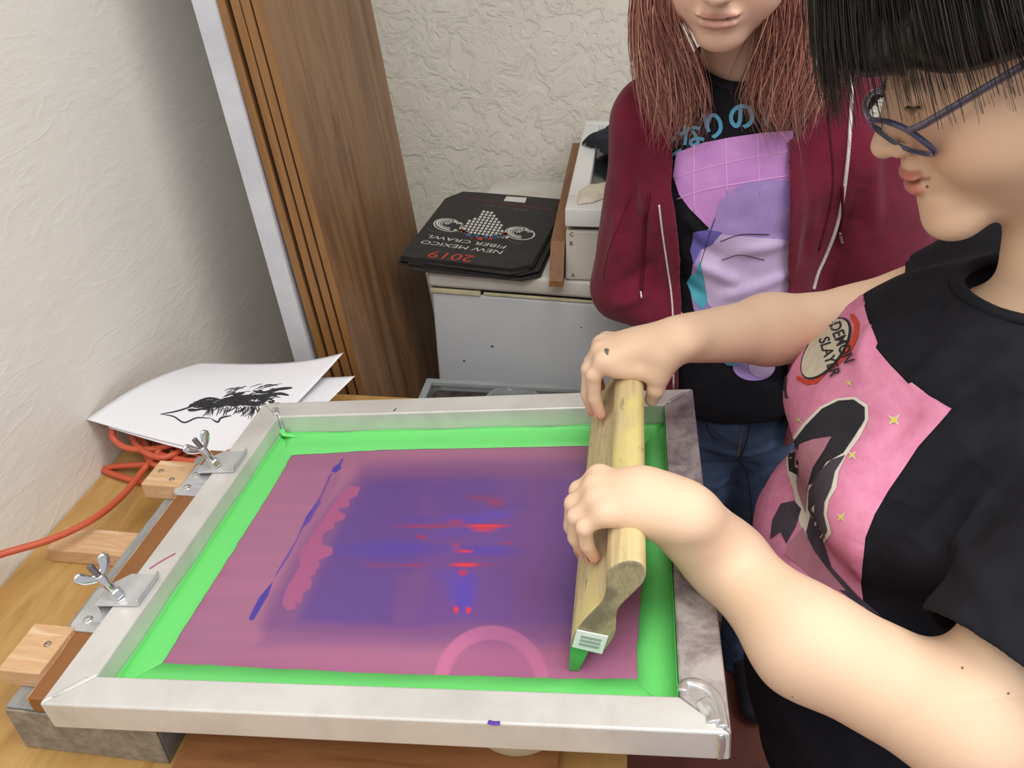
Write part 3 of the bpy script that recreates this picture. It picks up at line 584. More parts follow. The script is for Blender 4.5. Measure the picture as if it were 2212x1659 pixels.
M_red = mat('red_print', 'c8402f', .7); M_wp = mat('white_print', 'dcdcd8', .7); M_dr = mat('dark_red_print', '7a2e2c', .7); M_bp = mat('blue_print', '3c78a8', .7); M_gp = mat('grey_print', '58585a', .7)
def bagpt(px, py): return at(px, py, z=top_z)
# text lines: each lies between two picture points (start, end of baseline) and is upside down for the viewer
def bagtext(s, p0, p1, hgt, m, up=None, shear=0):
    a, b = bagpt(*p0), bagpt(*p1); V, Fs = text_mesh(s, 1.0); w = V[:, 0].max() - V[:, 0].min(); V[:, 0] -= V[:, 0].min(); u = (b - a) / w; L = np.linalg.norm(b - a); n = np.cross([0, 0, 1.0], u / np.linalg.norm(u)); hh = V[:, 1].max()
    W = a + V[:, :1] * u + V[:, 1:2] / hh * hgt * n; mesh_obj('print_lettering', W, Fs, m, top)
bagtext('2019', (1028, 553), (934, 542), .030, M_red)
bagtext('NEW MEXICO', (1088, 542), (914, 519), .016, M_wp)
bagtext('FIBER CRAWL', (1095, 531), (926, 507), .015, M_wp)
bagtext('JUNE 13-16, 2019', (1140, 453), (1048, 441), .012, M_gp); bagtext('newmexicofibercrawl.org', (1192, 452), (1022, 428), .012, M_dr)
bb_ = MB()
bb_.add([bagpt(1094, 424), bagpt(1138, 427), bagpt(1134, 438), bagpt(1088, 434)], [[0, 1, 2, 3]]); bb_.out('print_badge', M_wp, top)
# stepped diamond lattice
lt = MB(); 
def cellp(i, j): # lattice over picture quad
    return (988 + i * 8.6 + j * 3.4, 500 - j * 5.6 + i * 1.2)
for i in range(-1, 13):
    for j in range(0, 9):
        if abs(i - 5.5 + (j - 0) * .2) > 6.5 - j * .55 or (i < 3 and j > 3 + i) : continue
        x, y = cellp(i, j)
        for (dx, dy, w) in ((0, 0, 1), ):
            a = bagpt(x, y); b_1 = bagpt(x + 5.6, y + .9); c1 = bagpt(x + 7.6, y - 3.2); d1 = bagpt(x + 2.0, y - 4.2); lt.add([a, b_1, c1, d1], [[0, 1, 2, 3]])
            
lt.out('print_lattice', M_wp, top)
def ringp(cx, cy, rx, ry, w, m, rot=0, a0=0, a1=2 * PI):
    n = 36; V = []
    for k in range(n + 1):
        a = a0 + (a1 - a0) * k / n
        for s_ in (1, 1 - w): x = rx * s_ * math.cos(a); y = ry * s_ * math.sin(a); V.append(bagpt(cx + x * math.cos(rot) - y * math.sin(rot), cy + x * math.sin(rot) + y * math.cos(rot)))
    MB().add(V, [[2 * i, 2 * i + 1, 2 * i + 3, 2 * i + 2] for i in range(n)]).out('print_yarn_ball', m, top)
for cx, cy in ((969, 486), (1123, 504)):
    ringp(cx, cy, 33, 14, .1, M_wp, .1)
    for q_ in (.86, .62, .4): ringp(cx - 6 + 8 * q_, cy, 33 * q_, 13 * q_, .16, M_wp, .15, .6 + q_, 4.6 + q_)
    for q_ in (.7, .45): ringp(cx + 8, cy - 1, 26 * q_, 12 * q_, .22, M_wp, -.2, 3.6, 6.6)
ringp(1120, 500, 42, 26, .05, M_gp, .2, 1.3, 2.9); ringp(950, 480, 60, 22, .05, M_gp, .1, .6, 2.0)
for (x, y, m) in ((992, 500, M_red), (1005, 509, M_bp), (1022, 513, M_bp), (1030, 517, M_red), (1045, 513, M_bp), (1060, 513, M_bp), (1075, 511, M_bp), (1085, 507, M_red), (1015, 515, M_dr), (1052, 516, M_red), (998, 504, M_dr)):
    MB().add([bagpt(x, y), bagpt(x + 11, y + 1.4), bagpt(x + 13, y - 4), bagpt(x + 2, y - 5)], [[0, 1, 2, 3]]).out('print_patch', m, top)
# ---------------------------------------------------------------- smooth-surface body modelling
class Field:
    def __init__(s, lo, hi, h):
        s.lo = np.array(lo, float); s.h = h; s.n = np.ceil((np.array(hi) - s.lo) / h).astype(int) + 1; s.a = np.full(s.n, .08, np.float32)
    def block(s, lo, hi, pad):
        i0 = np.clip(np.floor((np.array(lo) - pad - s.lo) / s.h).astype(int), 0, s.n - 1); i1 = np.clip(np.ceil((np.array(hi) + pad - s.lo) / s.h).astype(int) + 1, 1, s.n)
        if (i1 <= i0).any(): return None
        ax = [(s.lo[k] + s.h * np.arange(i0[k], i1[k])).astype(np.float32) for k in range(3)]
        X_, Y_, Z_ = ax[0][:, None, None], ax[1][None, :, None], ax[2][None, None, :]
        return (slice(i0[0], i1[0]), slice(i0[1], i1[1]), slice(i0[2], i1[2])), X_, Y_, Z_
    def _u(s, sl, d, k, sub):
        A = s.a[sl]
        if sub: B = -d; hh = np.maximum(k - np.abs(A - B), 0) / max(k, 1e-9); s.a[sl] = np.maximum(A, B) + hh * hh * k * .25
        else: hh = np.maximum(k - np.abs(A - d), 0) / max(k, 1e-9); s.a[sl] = np.minimum(A, d) - hh * hh * k * .25
    def cone(s, a, b, r1, r2, k=.01, sub=False, n=None, sq=1.0):
        a = np.array(a, float); b = np.array(b, float); R = max(r1, r2) * max(1, sq); bl = s.block(np.minimum(a, b) - R, np.maximum(a, b) + R, k + 3 * s.h)
        if bl is None: return s
        sl, X_, Y_, Z_ = bl; x, y, z = X_ - a[0], Y_ - a[1], Z_ - a[2]; e = b - a
        if n is not None:
            n = np.array(n, float); n = n / np.linalg.norm(n); n = n - e * (n @ e) / (e @ e + 1e-12); n /= np.linalg.norm(n); g = (1 / sq - 1) * (x * n[0] + y * n[1] + z * n[2]); x = x + g * n[0]; y = y + g * n[1]; z = z + g * n[2]
        t = np.clip((x * e[0] + y * e[1] + z * e[2]) / (e @ e + 1e-12), 0, 1); d = np.sqrt((x - t * e[0]) ** 2 + (y - t * e[1]) ** 2 + (z - t * e[2]) ** 2) - (r1 + (r2 - r1) * t)
        if n is not None: d = d * min(1, sq)
        s._u(sl, d.astype(np.float32), k, sub); return s
    def ell(s, c, r, k=.01, R=None, sub=False):
        c = np.array(c, float); r = np.array(r, float); m = r.max(); bl = s.block(c - m, c + m, k + 3 * s.h)
        if bl is None: return s
        sl, X_, Y_, Z_ = bl; x, y, z = X_ - c[0], Y_ - c[1], Z_ - c[2]
        if R is not None:
            R = np.array(R); x, y, z = x * R[0, 0] + y * R[1, 0] + z * R[2, 0], x * R[0, 1] + y * R[1, 1] + z * R[2, 1], x * R[0, 2] + y * R[1, 2] + z * R[2, 2]
        k0 = np.sqrt((x / r[0]) ** 2 + (y / r[1]) ** 2 + (z / r[2]) ** 2); k1 = np.sqrt((x / r[0] ** 2) ** 2 + (y / r[1] ** 2) ** 2 + (z / r[2] ** 2) ** 2) + 1e-9
        s._u(sl, (k0 * (k0 - 1) / k1).astype(np.float32), k, sub); return s
    def full(s):
        ax = [(s.lo[k] + s.h * np.arange(s.n[k])).astype(np.float32) for k in range(3)]
        return ax[0][:, None, None], ax[1][None, :, None], ax[2][None, None, :]
    def mesh(s):
        A = s.a; ins = A < 0; n = A.shape; c = np.zeros((n[0] - 1, n[1] - 1, n[2] - 1), np.uint8)
        offs = [(i, j, k) for i in (0, 1) for j in (0, 1) for k in (0, 1)]
        for (i, j, k) in offs: c += ins[i:n[0] - 1 + i, j:n[1] - 1 + j, k:n[2] - 1 + k]
        act = np.flatnonzero((c > 0) & (c < 8)); dims = c.shape; I, J, K = np.unravel_index(act, dims); del c
        val = np.stack([A[I + i, J + j, K + k] for (i, j, k) in offs], 1); P = np.zeros((len(act), 3)); W = np.zeros(len(act)); oa = np.array(offs, float)
        for e0 in range(8):
            for ax in range(3):
                o = list(offs[e0])
                if o[ax]: continue
                o[ax] = 1; e1 = offs.index(tuple(o)); va, vb = val[:, e0], val[:, e1]; m = (va < 0) != (vb < 0); t = np.where(m, va / np.where(m, va - vb, 1), 0)
                P += m[:, None] * (oa[e0] + t[:, None] * (oa[e1] - oa[e0])); W += m
        V = s.lo + s.h * (np.stack([I, J, K], 1) + P / W[:, None]); Fs = []
        strd = np.array([dims[1] * dims[2], dims[2], 1])
        for ax in range(3):
            a_ = [slice(None)] * 3; b2 = [slice(None)] * 3; a_[ax] = slice(0, -1); b2[ax] = slice(1, None); A0 = ins[tuple(a_)]; B0 = ins[tuple(b2)]; ed = np.array(np.nonzero(A0 != B0)); u, v = (ax + 1) % 3, (ax + 2) % 3
            ok = (ed[u] > 0) & (ed[v] > 0) & (ed[u] < dims[u]) & (ed[v] < dims[v]); ed = ed[:, ok]; flip = A0[tuple(ed)]
            q = []
            for (du, dv) in ((1, 1), (0, 1), (0, 0), (1, 0)):
                cc_ = ed.copy(); cc_[u] -= du; cc_[v] -= dv; q.append(cc_[0] * strd[0] + cc_[1] * strd[1] + cc_[2])
            q = np.searchsorted(act, np.stack(q, 1)); q = np.where(flip[:, None], q, q[:, ::-1]); Fs.append(q)
        return V, np.concatenate(Fs)
def relax(V, Fq, it=2, lam=.5):
    e = np.concatenate([Fq[:, [0, 1]], Fq[:, [1, 2]], Fq[:, [2, 3]], Fq[:, [3, 0]]]); 
    for _ in range(it):
        S = np.zeros_like(V); cnt = np.zeros(len(V))
        for a, b in ((0, 1), (1, 0)):
            for k in range(3): S[:, k] += np.bincount(e[:, a], V[e[:, b], k], len(V))
            cnt += np.bincount(e[:, a], minlength=len(V))
        V = V + lam * (S / np.maximum(cnt, 1)[:, None] - V)
    return V
def normals(V, Fq):
    n = np.cross(V[Fq[:, 2]] - V[Fq[:, 0]], V[Fq[:, 3]] - V[Fq[:, 1]]); N_ = np.zeros_like(V)
    for c in range(4):
        for k in range(3): N_[:, k] += np.bincount(Fq[:, c], n[:, k], len(V))
    return N_ / (np.linalg.norm(N_, axis=1)[:, None] + 1e-12)
_T3 = np.random.default_rng(42).random((32, 32, 32))
def n3(P, f, seed=0):
    x = (P * np.array(f) + seed * 7.31) % 31; i = x.astype(int); t = x - i; t = t * t * (3 - 2 * t); o = 0
    for a in (0, 1):
        for b in (0, 1):
            for c in (0, 1): o = o + _T3[i[:, 0] + a, i[:, 1] + b, i[:, 2] + c] * (t[:, 0] if a else 1 - t[:, 0]) * (t[:, 1] if b else 1 - t[:, 1]) * (t[:, 2] if c else 1 - t[:, 2])
    return o * 2 - 1
def seg(P, a, b):      # distance of points from a segment
    a = np.array(a); e = np.array(b) - a; t = np.clip(((P - a) @ e) / (e @ e + 1e-12), 0, 1); return np.linalg.norm(P - a - t[:, None] * e, axis=1), t
def wrinkle(V, Fq, folds, fine=.0006):
    # folds: (start, end, half width, depth): soft ridges or creases along a line
    D = fine * n3(V, (28, 28, 28)) + fine * 1.4 * n3(V, (11, 13, 9), 3)
    for a, b, w_, d in folds:
        ds, t = seg(V, a, b); D += d * np.exp(-(ds / w_) ** 2) * np.sin(PI * np.clip(t, .02, .98)) ** .5
    return V + normals(V, Fq) * D[:, None]
# a head in its own axes: f forward, s sideways, u up; origin between the eyes' level and the ears
class Head:
    def __init__(s, o, f, u, scale=1.0):
        s.f = np.array(f, float) / np.linalg.norm(f); u = np.array(u, float); u = u - s.f * (u @ s.f); s.u = u / np.linalg.norm(u); s.s = np.cross(s.u, s.f); s.R = np.column_stack([s.f, s.s, s.u]); s.o = np.array(o, float); s.k = scale
    def p(s, a, b, c): return s.o + s.R @ (np.array([a, b, c]) * s.k)
    def loc(s, P): return ((np.asarray(P) - s.o) @ s.R) / s.k
    def build(s, Fd, cheek=1.0, lw=1.0, lp=0.0, lh=1.0, chin=0.0):
        K = s.k; E = lambda c, r, k=.012, sub=False: Fd.ell(s.p(*c), np.array(r) * K, k * K, s.R, sub); Cn = lambda a, b, r1, r2, k=.006, sub=False: Fd.cone(s.p(*a), s.p(*b), r1 * K, r2 * K, k * K, sub)
        E((-.014, 0, .030), (.094, .074, .086)); E((.030, 0, -.02), (.058, .060, .062), .02); E((.020, 0, -.070), (.056, .052, .044), .02); E((.060 + chin * 1.3, 0, -.098 - chin * .8), (.024, .030, .020), .018); E((.064 + chin * 1.2, 0, -.088), (.018, .026, .016), .012)
        for q in (-1, 1):
            E((.045, q * .034, -.048), (.030 * cheek, .026 * cheek, .032 * cheek), .02); E((.0, q * .048, -.055), (.045, .018, .030), .02)
        E((.074, 0, -.068), (.020, .028, .018), .010); E((.0, 0, -.092), (.050, .048, .030), .03)
        for q in (-1, 1): E((.094, q * .031, .000), (.014, .019, .012), .010, True)
        for q in (-1, 1): E((.0735, q * .031, -.001), (.0125, .0165, .0105), .003)
        Cn((.080, 0, .004), (.103, 0, -.034), .0075, .0088, .010); E((.1035, 0, -.0375), (.0098, .0098, .0085), .006)
        for q in (-1, 1): E((.0945, q * .0115, -.0405), (.0090, .0062, .0065), .004); E((.0965, q * .0055, -.0475), (.0045, .0024, .003), .002, True)
        E((.0905, 0, -.0555), (.008, .014, .008), .006)
        E((.0925 - lp, 0, -.0625), (.0090, .0210 * lw, .0048), .003); E((.0915 - lp, 0, -.0735), (.0095, .0180 * lw, .0066 * lh), .003)
        E((.0975 - lp, 0, -.0672), (.014, .022 * lw, .0011), .0025, True)
        if not chin: E((.083, 0, -.0865), (.010, .016, .004), .008, True)
        for q in (-1, 1):
            E((-.012, q * .077, -.012), (.019, .0065, .031), .006); E((-.006, q * .084, -.010), (.009, .005, .018), .004, True)
    def colour(s, P, C_, lip, lipmask=True):
        L = s.loc(P); x, y, z = L.T
        d = np.minimum(((x - .094) / .014) ** 2 + (y / .0225) ** 2 + ((z + .0625) / .0058) ** 2, ((x - .094) / .015) ** 2 + (y / .0195) ** 2 + ((z + .0735) / .0078) ** 2)
        m = (1 - ss(.75, 1.15, d))[:, None]; C_ = C_ * (1 - m) + lin(lip) * m
        m = ((1 - ss(.0008, .0024, np.abs(z + .0672 - 3 * y * y))) * (np.abs(y) < .024) * (x > .07) * .6)[:, None]; C_ = C_ * (1 - m) + lin('6e3430') * m
        m = (np.exp(-(((x - .07) / .04) ** 2 + ((np.abs(y) - .042) / .022) ** 2 + ((z + .035) / .022) ** 2)) * .35)[:, None]; C_ = C_ * (1 - m) + lin('d89a84') * m
        return C_
def hand(Fd, J, palm_n):
    # J: wrist, then per finger (mcp, pip, dip, tip) and thumb (cmc, mcp, ip, tip) with radii
    w_ = J['wrist']; wr = J['wr']; mc = [f[0] for f in J['fingers']]
    for f, fr_ in zip(J['fingers'], J['fr']):
        Fd.cone(w_ + (f[0] - w_) * .12, f[0], wr * .62, fr_ * 1.22, .012)
    Fd.cone(mc[0], mc[-1], J['fr'][0] * 1.12, J['fr'][-1] * 1.08, .010)
    ctr = (w_ + np.mean(mc, 0)) / 2; Fd.cone(w_, ctr, wr, wr * .8, .014, n=palm_n, sq=.62)
    for f, r in zip(J['fingers'], J['fr']):
        Fd.cone(f[0], f[1], r * 1.12, r * 1.02, .0065); Fd.cone(f[1], f[2], r * 1.0, r * .90, .0022); Fd.cone(f[2], f[3], r * .90, r * .80, .0022)
        Fd.ell(f[1], (r * 1.06,) * 3, .003)
    t = J['thumb']; Fd.cone(w_ * .6 + t[0] * .4, t[0], .017, .0165, .012); Fd.cone(t[0], t[1], .0165, .0115, .012); Fd.cone(t[1], t[2], .0115, .0098, .004); Fd.cone(t[2], t[3], .0098, .0080, .003)
def skinmat(name):
    m = mat(name, 'e8c4a6', .55, spec=.35, subsurface=.12); colattr(m); b = m.node_tree.nodes['Principled BSDF']; b.inputs['Subsurface Radius'].default_value = (.012, .004, .002); b.inputs['Subsurface Scale'].default_value = .5
    bump(m, noise(m, mapped(m), 260, 3), .06, .0004); return m
def fabric(name, a, b_, rough=.85, weave=700, bs=.15, sheen=.0):
    m = mat(name, a, rough, spec=.25, sheen=sheen); v = mapped(m); setc(m, ramp(m, noise(m, v, 40, 5, .6), [(.35, a), (.65, b_)])); p = bump(m, noise(m, v, 55, 4), .25, .0018); bump(m, noise(m, v, weave, 2), bs, .0005, p); return m
def bvh(V, Fq): return BVHTree.FromPolygons(V.tolist(), Fq.tolist())
def decal(name, poly, m, parent, bv, off=.0008, step=9, ray=None):
    # a filled outline in picture points, wrapped onto a surface
    poly = np.array(poly, float); P = []; n = len(poly)
    for i in range(n):
        a, b = poly[i], poly[(i + 1) % n]; k = max(1, int(np.linalg.norm(b - a) / step))
        for j in range(k): P.append(a + (b - a) * j / k)
    nb = len(P); lo, hi = poly.min(0), poly.max(0); gx_, gy_ = np.meshgrid(np.arange(lo[0] + step / 2, hi[0], step), np.arange(lo[1] + step / 2, hi[1], step)); gx_, gy_ = gx_.ravel(), gy_.ravel()
    sd = sdpoly(gx_, gy_, [tuple(p) for p in poly]); P += [np.array(p) for p in np.column_stack([gx_, gy_])[sd < -step * .45]]
    r = geometry.delaunay_2d_cdt([Vector(p) for p in P], [], [list(range(nb))], 1, 1e-5); vs, fs = r[0], r[2]; H = [hit(bv, v[0], v[1], off) if ray is None else ray(v[0], v[1], off) for v in vs]
    ok = [f for f in fs if all(H[i] is not None for i in f)]; ok = [f for f in ok if max(np.linalg.norm(H[f[i]] - H[f[i - 1]]) for i in range(len(f))) < .05]
    us = sorted({i for f in ok for i in f}); mp = {u: i for i, u in enumerate(us)}
    if not us: return None
    V = np.array([H[i] for i in us]); Fs = []
    for f in ok:
        a, b, c = [H[i] for i in f[:3]]; nn = np.cross(b - a, c - a); d = CO - a; f = list(f) if nn @ d > 0 else list(f)[::-1]; Fs.append([mp[i] for i in f])
    return mesh_obj(name, V, Fs, m, parent, True)
def line_on(name, pts, w_, m, parent, bv, off=.001, n=6, r=None):
    Q = spline(pts, 8); L = [hit(bv, *p, off) for p in Q]; L = [p for p in L if p is not None]
    if len(L) < 3: return None
    L = np.array(L); L[1:-1] = (L[:-2] + 2 * L[1:-1] + L[2:]) / 4
    return MB().tube(L, w_, n, flat=.6).out(name, m, parent, True)
def arrp(cx, cy, rx, ry, rot=0, n=28, a0=0, a1=360):
    a = np.radians(np.linspace(a0, a1, n, endpoint=(a1 - a0) != 360)); x, y = rx * np.cos(a), ry * np.sin(a); c, s_ = math.cos(math.radians(rot)), math.sin(math.radians(rot)); return [(cx + p * c - q_ * s_, cy + p * s_ + q_ * c) for p, q_ in zip(x, y)]
def strands(name, guides, n, m, parent, spread=.010, r=(.0006, .0016), cols=None, seed=0, wav=.004, ribbon=3, bulge=.3, k=3):
    # guides: lists of world points (same count); strands interpolate between neighbouring guides
    R_ = np.random.default_rng(seed); Gd = [spline(g, 6) for g in guides]; mb = MB(); CC = []; ng = len(Gd)
    Vs, Fs, base = [], [], 0
    for i in range(n):
        a = R_.uniform(0, ng - 1); j = int(a); t = a - j; P = Gd[j] * (1 - t) + Gd[min(j + 1, ng - 1)] * t; N_ = len(P); s_ = np.linspace(0, 1, N_)[:, None]
        off = R_.normal(0, 1, 3) * spread; ph = R_.uniform(0, 6.28, 3); fr_ = R_.uniform(3, 8); P = P + off * (bulge + (1 - bulge) * s_) + wav * s_ * np.column_stack([np.sin(fr_ * s_[:, 0] + ph[0]), np.sin(fr_ * .8 * s_[:, 0] + ph[1]), .5 * np.sin(fr_ * 1.1 * s_[:, 0] + ph[2])])
        cut = R_.uniform(.70, 1.0); Nn = max(4, int(N_ * cut)); P = P[:Nn]; rr = R_.uniform(*r) * np.clip(1 - (np.linspace(0, 1, Nn)) ** 3, .12, 1); q = MB().tube(P, rr, k, False, R_.uniform(.4, 1))
        Vs.append(q.v[0]); Fs.append(np.array(q.f) + base); base += q.n
        if cols is not None: c = lin(cols[R_.integers(len(cols))]) * R_.uniform(.75, 1.2); CC.append(np.repeat(c[None], q.n, 0))
    return mesh_obj(name, np.concatenate(Vs), np.concatenate(Fs), m, parent, True, attr=np.concatenate(CC) if cols is not None else None)
# ================================================================ person at the squeegee (right)
A1 = thing('person', (.86, .30, -.849), 'person with short dark hair and glasses, black T-shirt with pink print, holding the squeegee', 'person')
th = math.radians(30)
_y = rotax('Z', -6); _f, _u = _y @ np.array([-math.cos(th), 0, -math.sin(th)]), _y @ np.array([-math.sin(th), 0, math.cos(th)])
H1 = Head(at(1886, 330, y=.31) - 1.12 * (.113 * _f - .038 * _u), _f, _u, 1.12)
B1 = Field((.46, -.10, -.22), (1.06, .58, .64), .0022)
H1.build(B1, 1.12, 1.05, -.001, 1.25, .012)
# neck and trunk
B1.cone(H1.p(-.03, 0, -.055), (.90, .30, .27), .050, .056, .03)
B1.ell((.875, .30, .16), (.13, .13, .14), .03); B1.ell((.85, .30, -.02), (.13, .145, .17), .03); B1.cone((.91, .16, .225), (.90, .44, .225), .05, .05, .03)
# near (left) arm
wl = fw((.583, .142, .100)); e1 = at(2092, 1566, t=.585); sh1 = np.array([.925, .135, .235])
m1 = at(1742, 1386, t=.655)
B1.cone(wl, at(1560, 1200, t=.735), .0265, .0305, .02); B1.cone(at(1560, 1205, t=.735), m1, .0305, .0440, .02); B1.cone(m1, e1, .0440, .0455, .02); B1.cone(e1, sh1, .045, .055, .02)
lf = [[(.515, .133, .107), (.4965, .130, .094), (.497, .131, .073), (.502, .134, .056)],
      [(.507, .149, .109), (.4885, .147, .092), (.485, .149, .066), (.4895, .152, .047)],
      [(.505, .166, .110), (.485, .165, .092), (.480, .167, .064), (.484, .168, .045)],
      [(.508, .183, .108), (.488, .183, .093), (.482, .185, .068), (.486, .187, .050)]]
hand(B1, dict(wrist=wl, wr=.0245, fingers=[[fw(p) for p in f] for f in lf], fr=[.0074, .0084, .0088, .0086], thumb=[fw(p) for p in ((.570, .165, .092), (.5645, .186, .078), (.560, .195, .060), (.550, .200, .042))]), FR[:, 2])
B1.cone(at(1575, 1215, t=.73), fw((.548, .156, .108)), .0275, .0215, .03)
# far (right) arm
wr_ = fw((.590, .392, .137)); e2 = at(1850, 700, t=.97); sh2 = np.array([.915, .47, .235])
m2 = at(1660, 712, t=.945); B1.cone(fw((.560, .374, .108)), fw((.518, .377, .110)), .0125, .0105, .012)
B1.cone(wr_, m2, .0265, .040, .02); B1.cone(m2, e2, .040, .044, .02); B1.cone(e2, sh2, .045, .055, .02)
rf = [[(.507, .380, .120), (.4935, .376, .104), (.4925, .374, .074), (.498, .373, .053)],
      [(.502, .399, .123), (.487, .396, .101), (.4825, .393, .068), (.4875, .392, .046)],
      [(.502, .417, .122), (.488, .416, .098), (.484, .414, .067), (.488, .413, .047)],
      [(.507, .434, .117), (.494, .434, .095), (.4915, .433, .072), (.496, .432, .055)]]
hand(B1, dict(wrist=wr_, wr=.026, fingers=[[fw(p) for p in f] for f in rf], fr=[.0086, .0088, .0084, .0074], thumb=[fw(p) for p in ((.571, .380, .122), (.566, .372, .102), (.562, .369, .086), (.557, .371, .072))]), FR[:, 2])
V1, F1 = B1.mesh(); V1 = relax(V1, F1, 2); del B1
C1 = np.zeros_like(V1) + lin('e4c3a6'); nz = n3(V1, (22, 22, 22))[:, None]; C1 = C1 * (1 + .05 * nz)
C1 = H1.colour(V1, C1, 'c4706a')
L1 = H1.loc(V1); fm_ = (1 - ss(.0, .02, np.linalg.norm(L1 - [.0, 0, -.0], axis=1) - .135))[:, None]; C1 = C1 * (1 - fm_ * .28) + lin('c99a76') * fm_ * .28
for f in lf + rf:
    ds = np.linalg.norm(V1 - fw(f[3]), axis=1); m_ = (np.exp(-(ds / .013) ** 2) * .75)[:, None]; C1 = C1 * (1 - m_) + lin('d8907c') * m_
    for q_ in (0, 1): ds = np.linalg.norm(V1 - fw(f[q_]), axis=1); m_ = (np.exp(-(ds / .010) ** 2) * .25)[:, None]; C1 = C1 * (1 - m_) + lin('e3a992') * m_
M_sk1 = skinmat('skin_fair')
body1 = mesh_obj('body', V1, F1, M_sk1, A1, True, attr=C1)
bv1 = bvh(V1, F1)
# nails on the fingertips that show
M_nail = mat('nail', 'e3a698', .3)
for f in (lf[0], lf[1], rf[0], rf[1]):
    a = fw(f[2]); b = fw(f[3]); d = (b - a) / np.linalg.norm(b - a); c_ = b + d * .001; nn = fw((-1, -.15, .15)); nn = nn - d * (nn @ d); nn /= np.linalg.norm(nn); s_ = np.cross(d, nn); R3 = np.column_stack([d, s_, nn])
    g = MB(); vv = []; 
    for i in range(9):
        for j in range(7): x = -.0058 + .0115 * i / 8; y = (-1 + 2 * j / 6) * .0048 * (1 - .35 * (2 * i / 8 - 1) ** 4); vv.append(c_ + R3 @ np.array([x, y, .0070 - 45 * y * y]))
    g.add(vv, [[i * 7 + j, i * 7 + j + 1, (i + 1) * 7 + j + 1, (i + 1) * 7 + j] for i in range(8) for j in range(6)]); o = g.out('fingernail', M_nail, A1, True); s2 = o.modifiers.new('s', 'SOLIDIFY'); s2.thickness = .0006; s2.offset = 0
M_mole = mat('mole', '8a5a44', .7); M_tat = mat('hand_ink', '6a6258', .7)
for (x, y, r_) in ((2079, 1443, 3), (2178, 1498, 3), (2003, 403, 3.5), (1712, 1505, 1.5)): decal('mole', arrp(x, y, r_, r_, n=8), M_mole, A1, bv1, .0003, 3)
decal('ink_mark', [(1305, 756), (1309, 752), (1316, 755), (1313, 768), (1308, 764)], M_tat, A1, bv1, .0004, 3)
# T-shirt
S1 = Field((.60, -.02, -.46), (1.10, .64, .36), .003)
S1.ell((.865, .30, .165), (.150, .165, .150), .03); S1.ell((.800, .215, .120), (.100, .085, .078), .035); S1.ell((.792, .300, .125), (.098, .085, .080), .035); S1.ell((.792, .385, .130), (.098, .088, .082), .035); S1.ell((.84, .365, .20), (.105, .11, .08), .03); S1.ell((.805, .30, -.02), (.136, .170, .125), .03); S1.ell((.835, .30, -.2), (.145, .18, .16), .05)
S1.cone((.925, .15, .215), (.915, .46, .215), .070, .070, .05); S1.ell((.885, .30, .235), (.085, .11, .065), .04); S1.cone((.85, .30, -.2), (.87, .30, -.40), .165, .17, .05, n=(1, 0, 0), sq=.85)
def sleeve(a, b, ra, rb, frac):
    a = np.array(a, float); b = np.array(b, float); c_ = a + (b - a) * frac; S1.cone(a, c_, ra, rb, .035); d = (b - a) / np.linalg.norm(b - a)
    X_, Y_, Z_ = S1.full(); dd = (X_ - c_[0]) * d[0] + (Y_ - c_[1]) * d[1] + (Z_ - c_[2]) * d[2]; rad = np.sqrt((X_ - c_[0]) ** 2 + (Y_ - c_[1]) ** 2 + (Z_ - c_[2]) ** 2)
    cut = np.where(rad < rb * 1.9, dd, -1.0); S1.a[:] = np.maximum(S1.a, np.where((cut > -.01), dd, -1).astype(np.float32)); S1.cone(c_ - d * .03, c_ + d * .05, rb - .006, rb - .004, .002, sub=True)
sleeve(sh1, e1, .074, .072, .80); sleeve(sh2, e2, .07, .062, .45)
X_, Y_, Z_ = S1.full(); S1.a[:] = np.maximum(S1.a, (-.36 - Z_) + 0 * X_ + 0 * Y_)
# neck opening
nc = np.array([.868, .30, .292]); S1.ell(nc, (.060, .066, .030), .004, rotax('Y', 12), True)
VS, FS = S1.mesh(); VS = relax(VS, FS, 3); del S1
P_t = lambda x, y, t: at(x, y, t=t)
def pf(p0, p1, w_, d): # fold between two picture points on the shirt
    return (p0, p1, w_, d)
bvs = bvh(VS, FS); h_ = lambda x, y: hit(bvs, x, y, 0)
fl = []
for p, q_, w_, d in (((1700, 1015), (1850, 930), .012, -.010), ((1850, 930), (2000, 900), .012, -.003), ((1890, 700), (1860, 800), .010, .004), ((1905, 560), (1830, 690), .010, -.005), ((1960, 560), (1870, 720), .008, .004), ((2090, 720), (1960, 840), .010, .004), ((2200, 760), (2040, 880), .012, .005), ((2212, 840), (2080, 960), .012, -.005), ((1950, 1080), (1900, 1250), .02, -.006), ((2120, 1000), (1980, 1180), .012, -.007), ((2050, 620), (1990, 720), .010, -.003), ((2150, 1050), (2060, 1220), .012, .006), ((2050, 1150), (2160, 1320), .010, .004), ((1885, 1300), (1850, 1170), .012, .004), ((1990, 840), (1890, 1000), .014, -.003)):
    a, b = h_(*p), h_(*q_)
    if a is not None and b is not None: fl.append((a, b, w_, d))
VS = wrinkle(VS, FS, [(a, b, w_, d * 1.5) for a, b, w_, d in fl], .0014)
M_tee = fabric('black_jersey', '14141a', '1b1b23', .9)
shirt1 = mesh_obj('t_shirt', VS, FS, M_tee, A1, True); bvs = bvh(VS, FS)
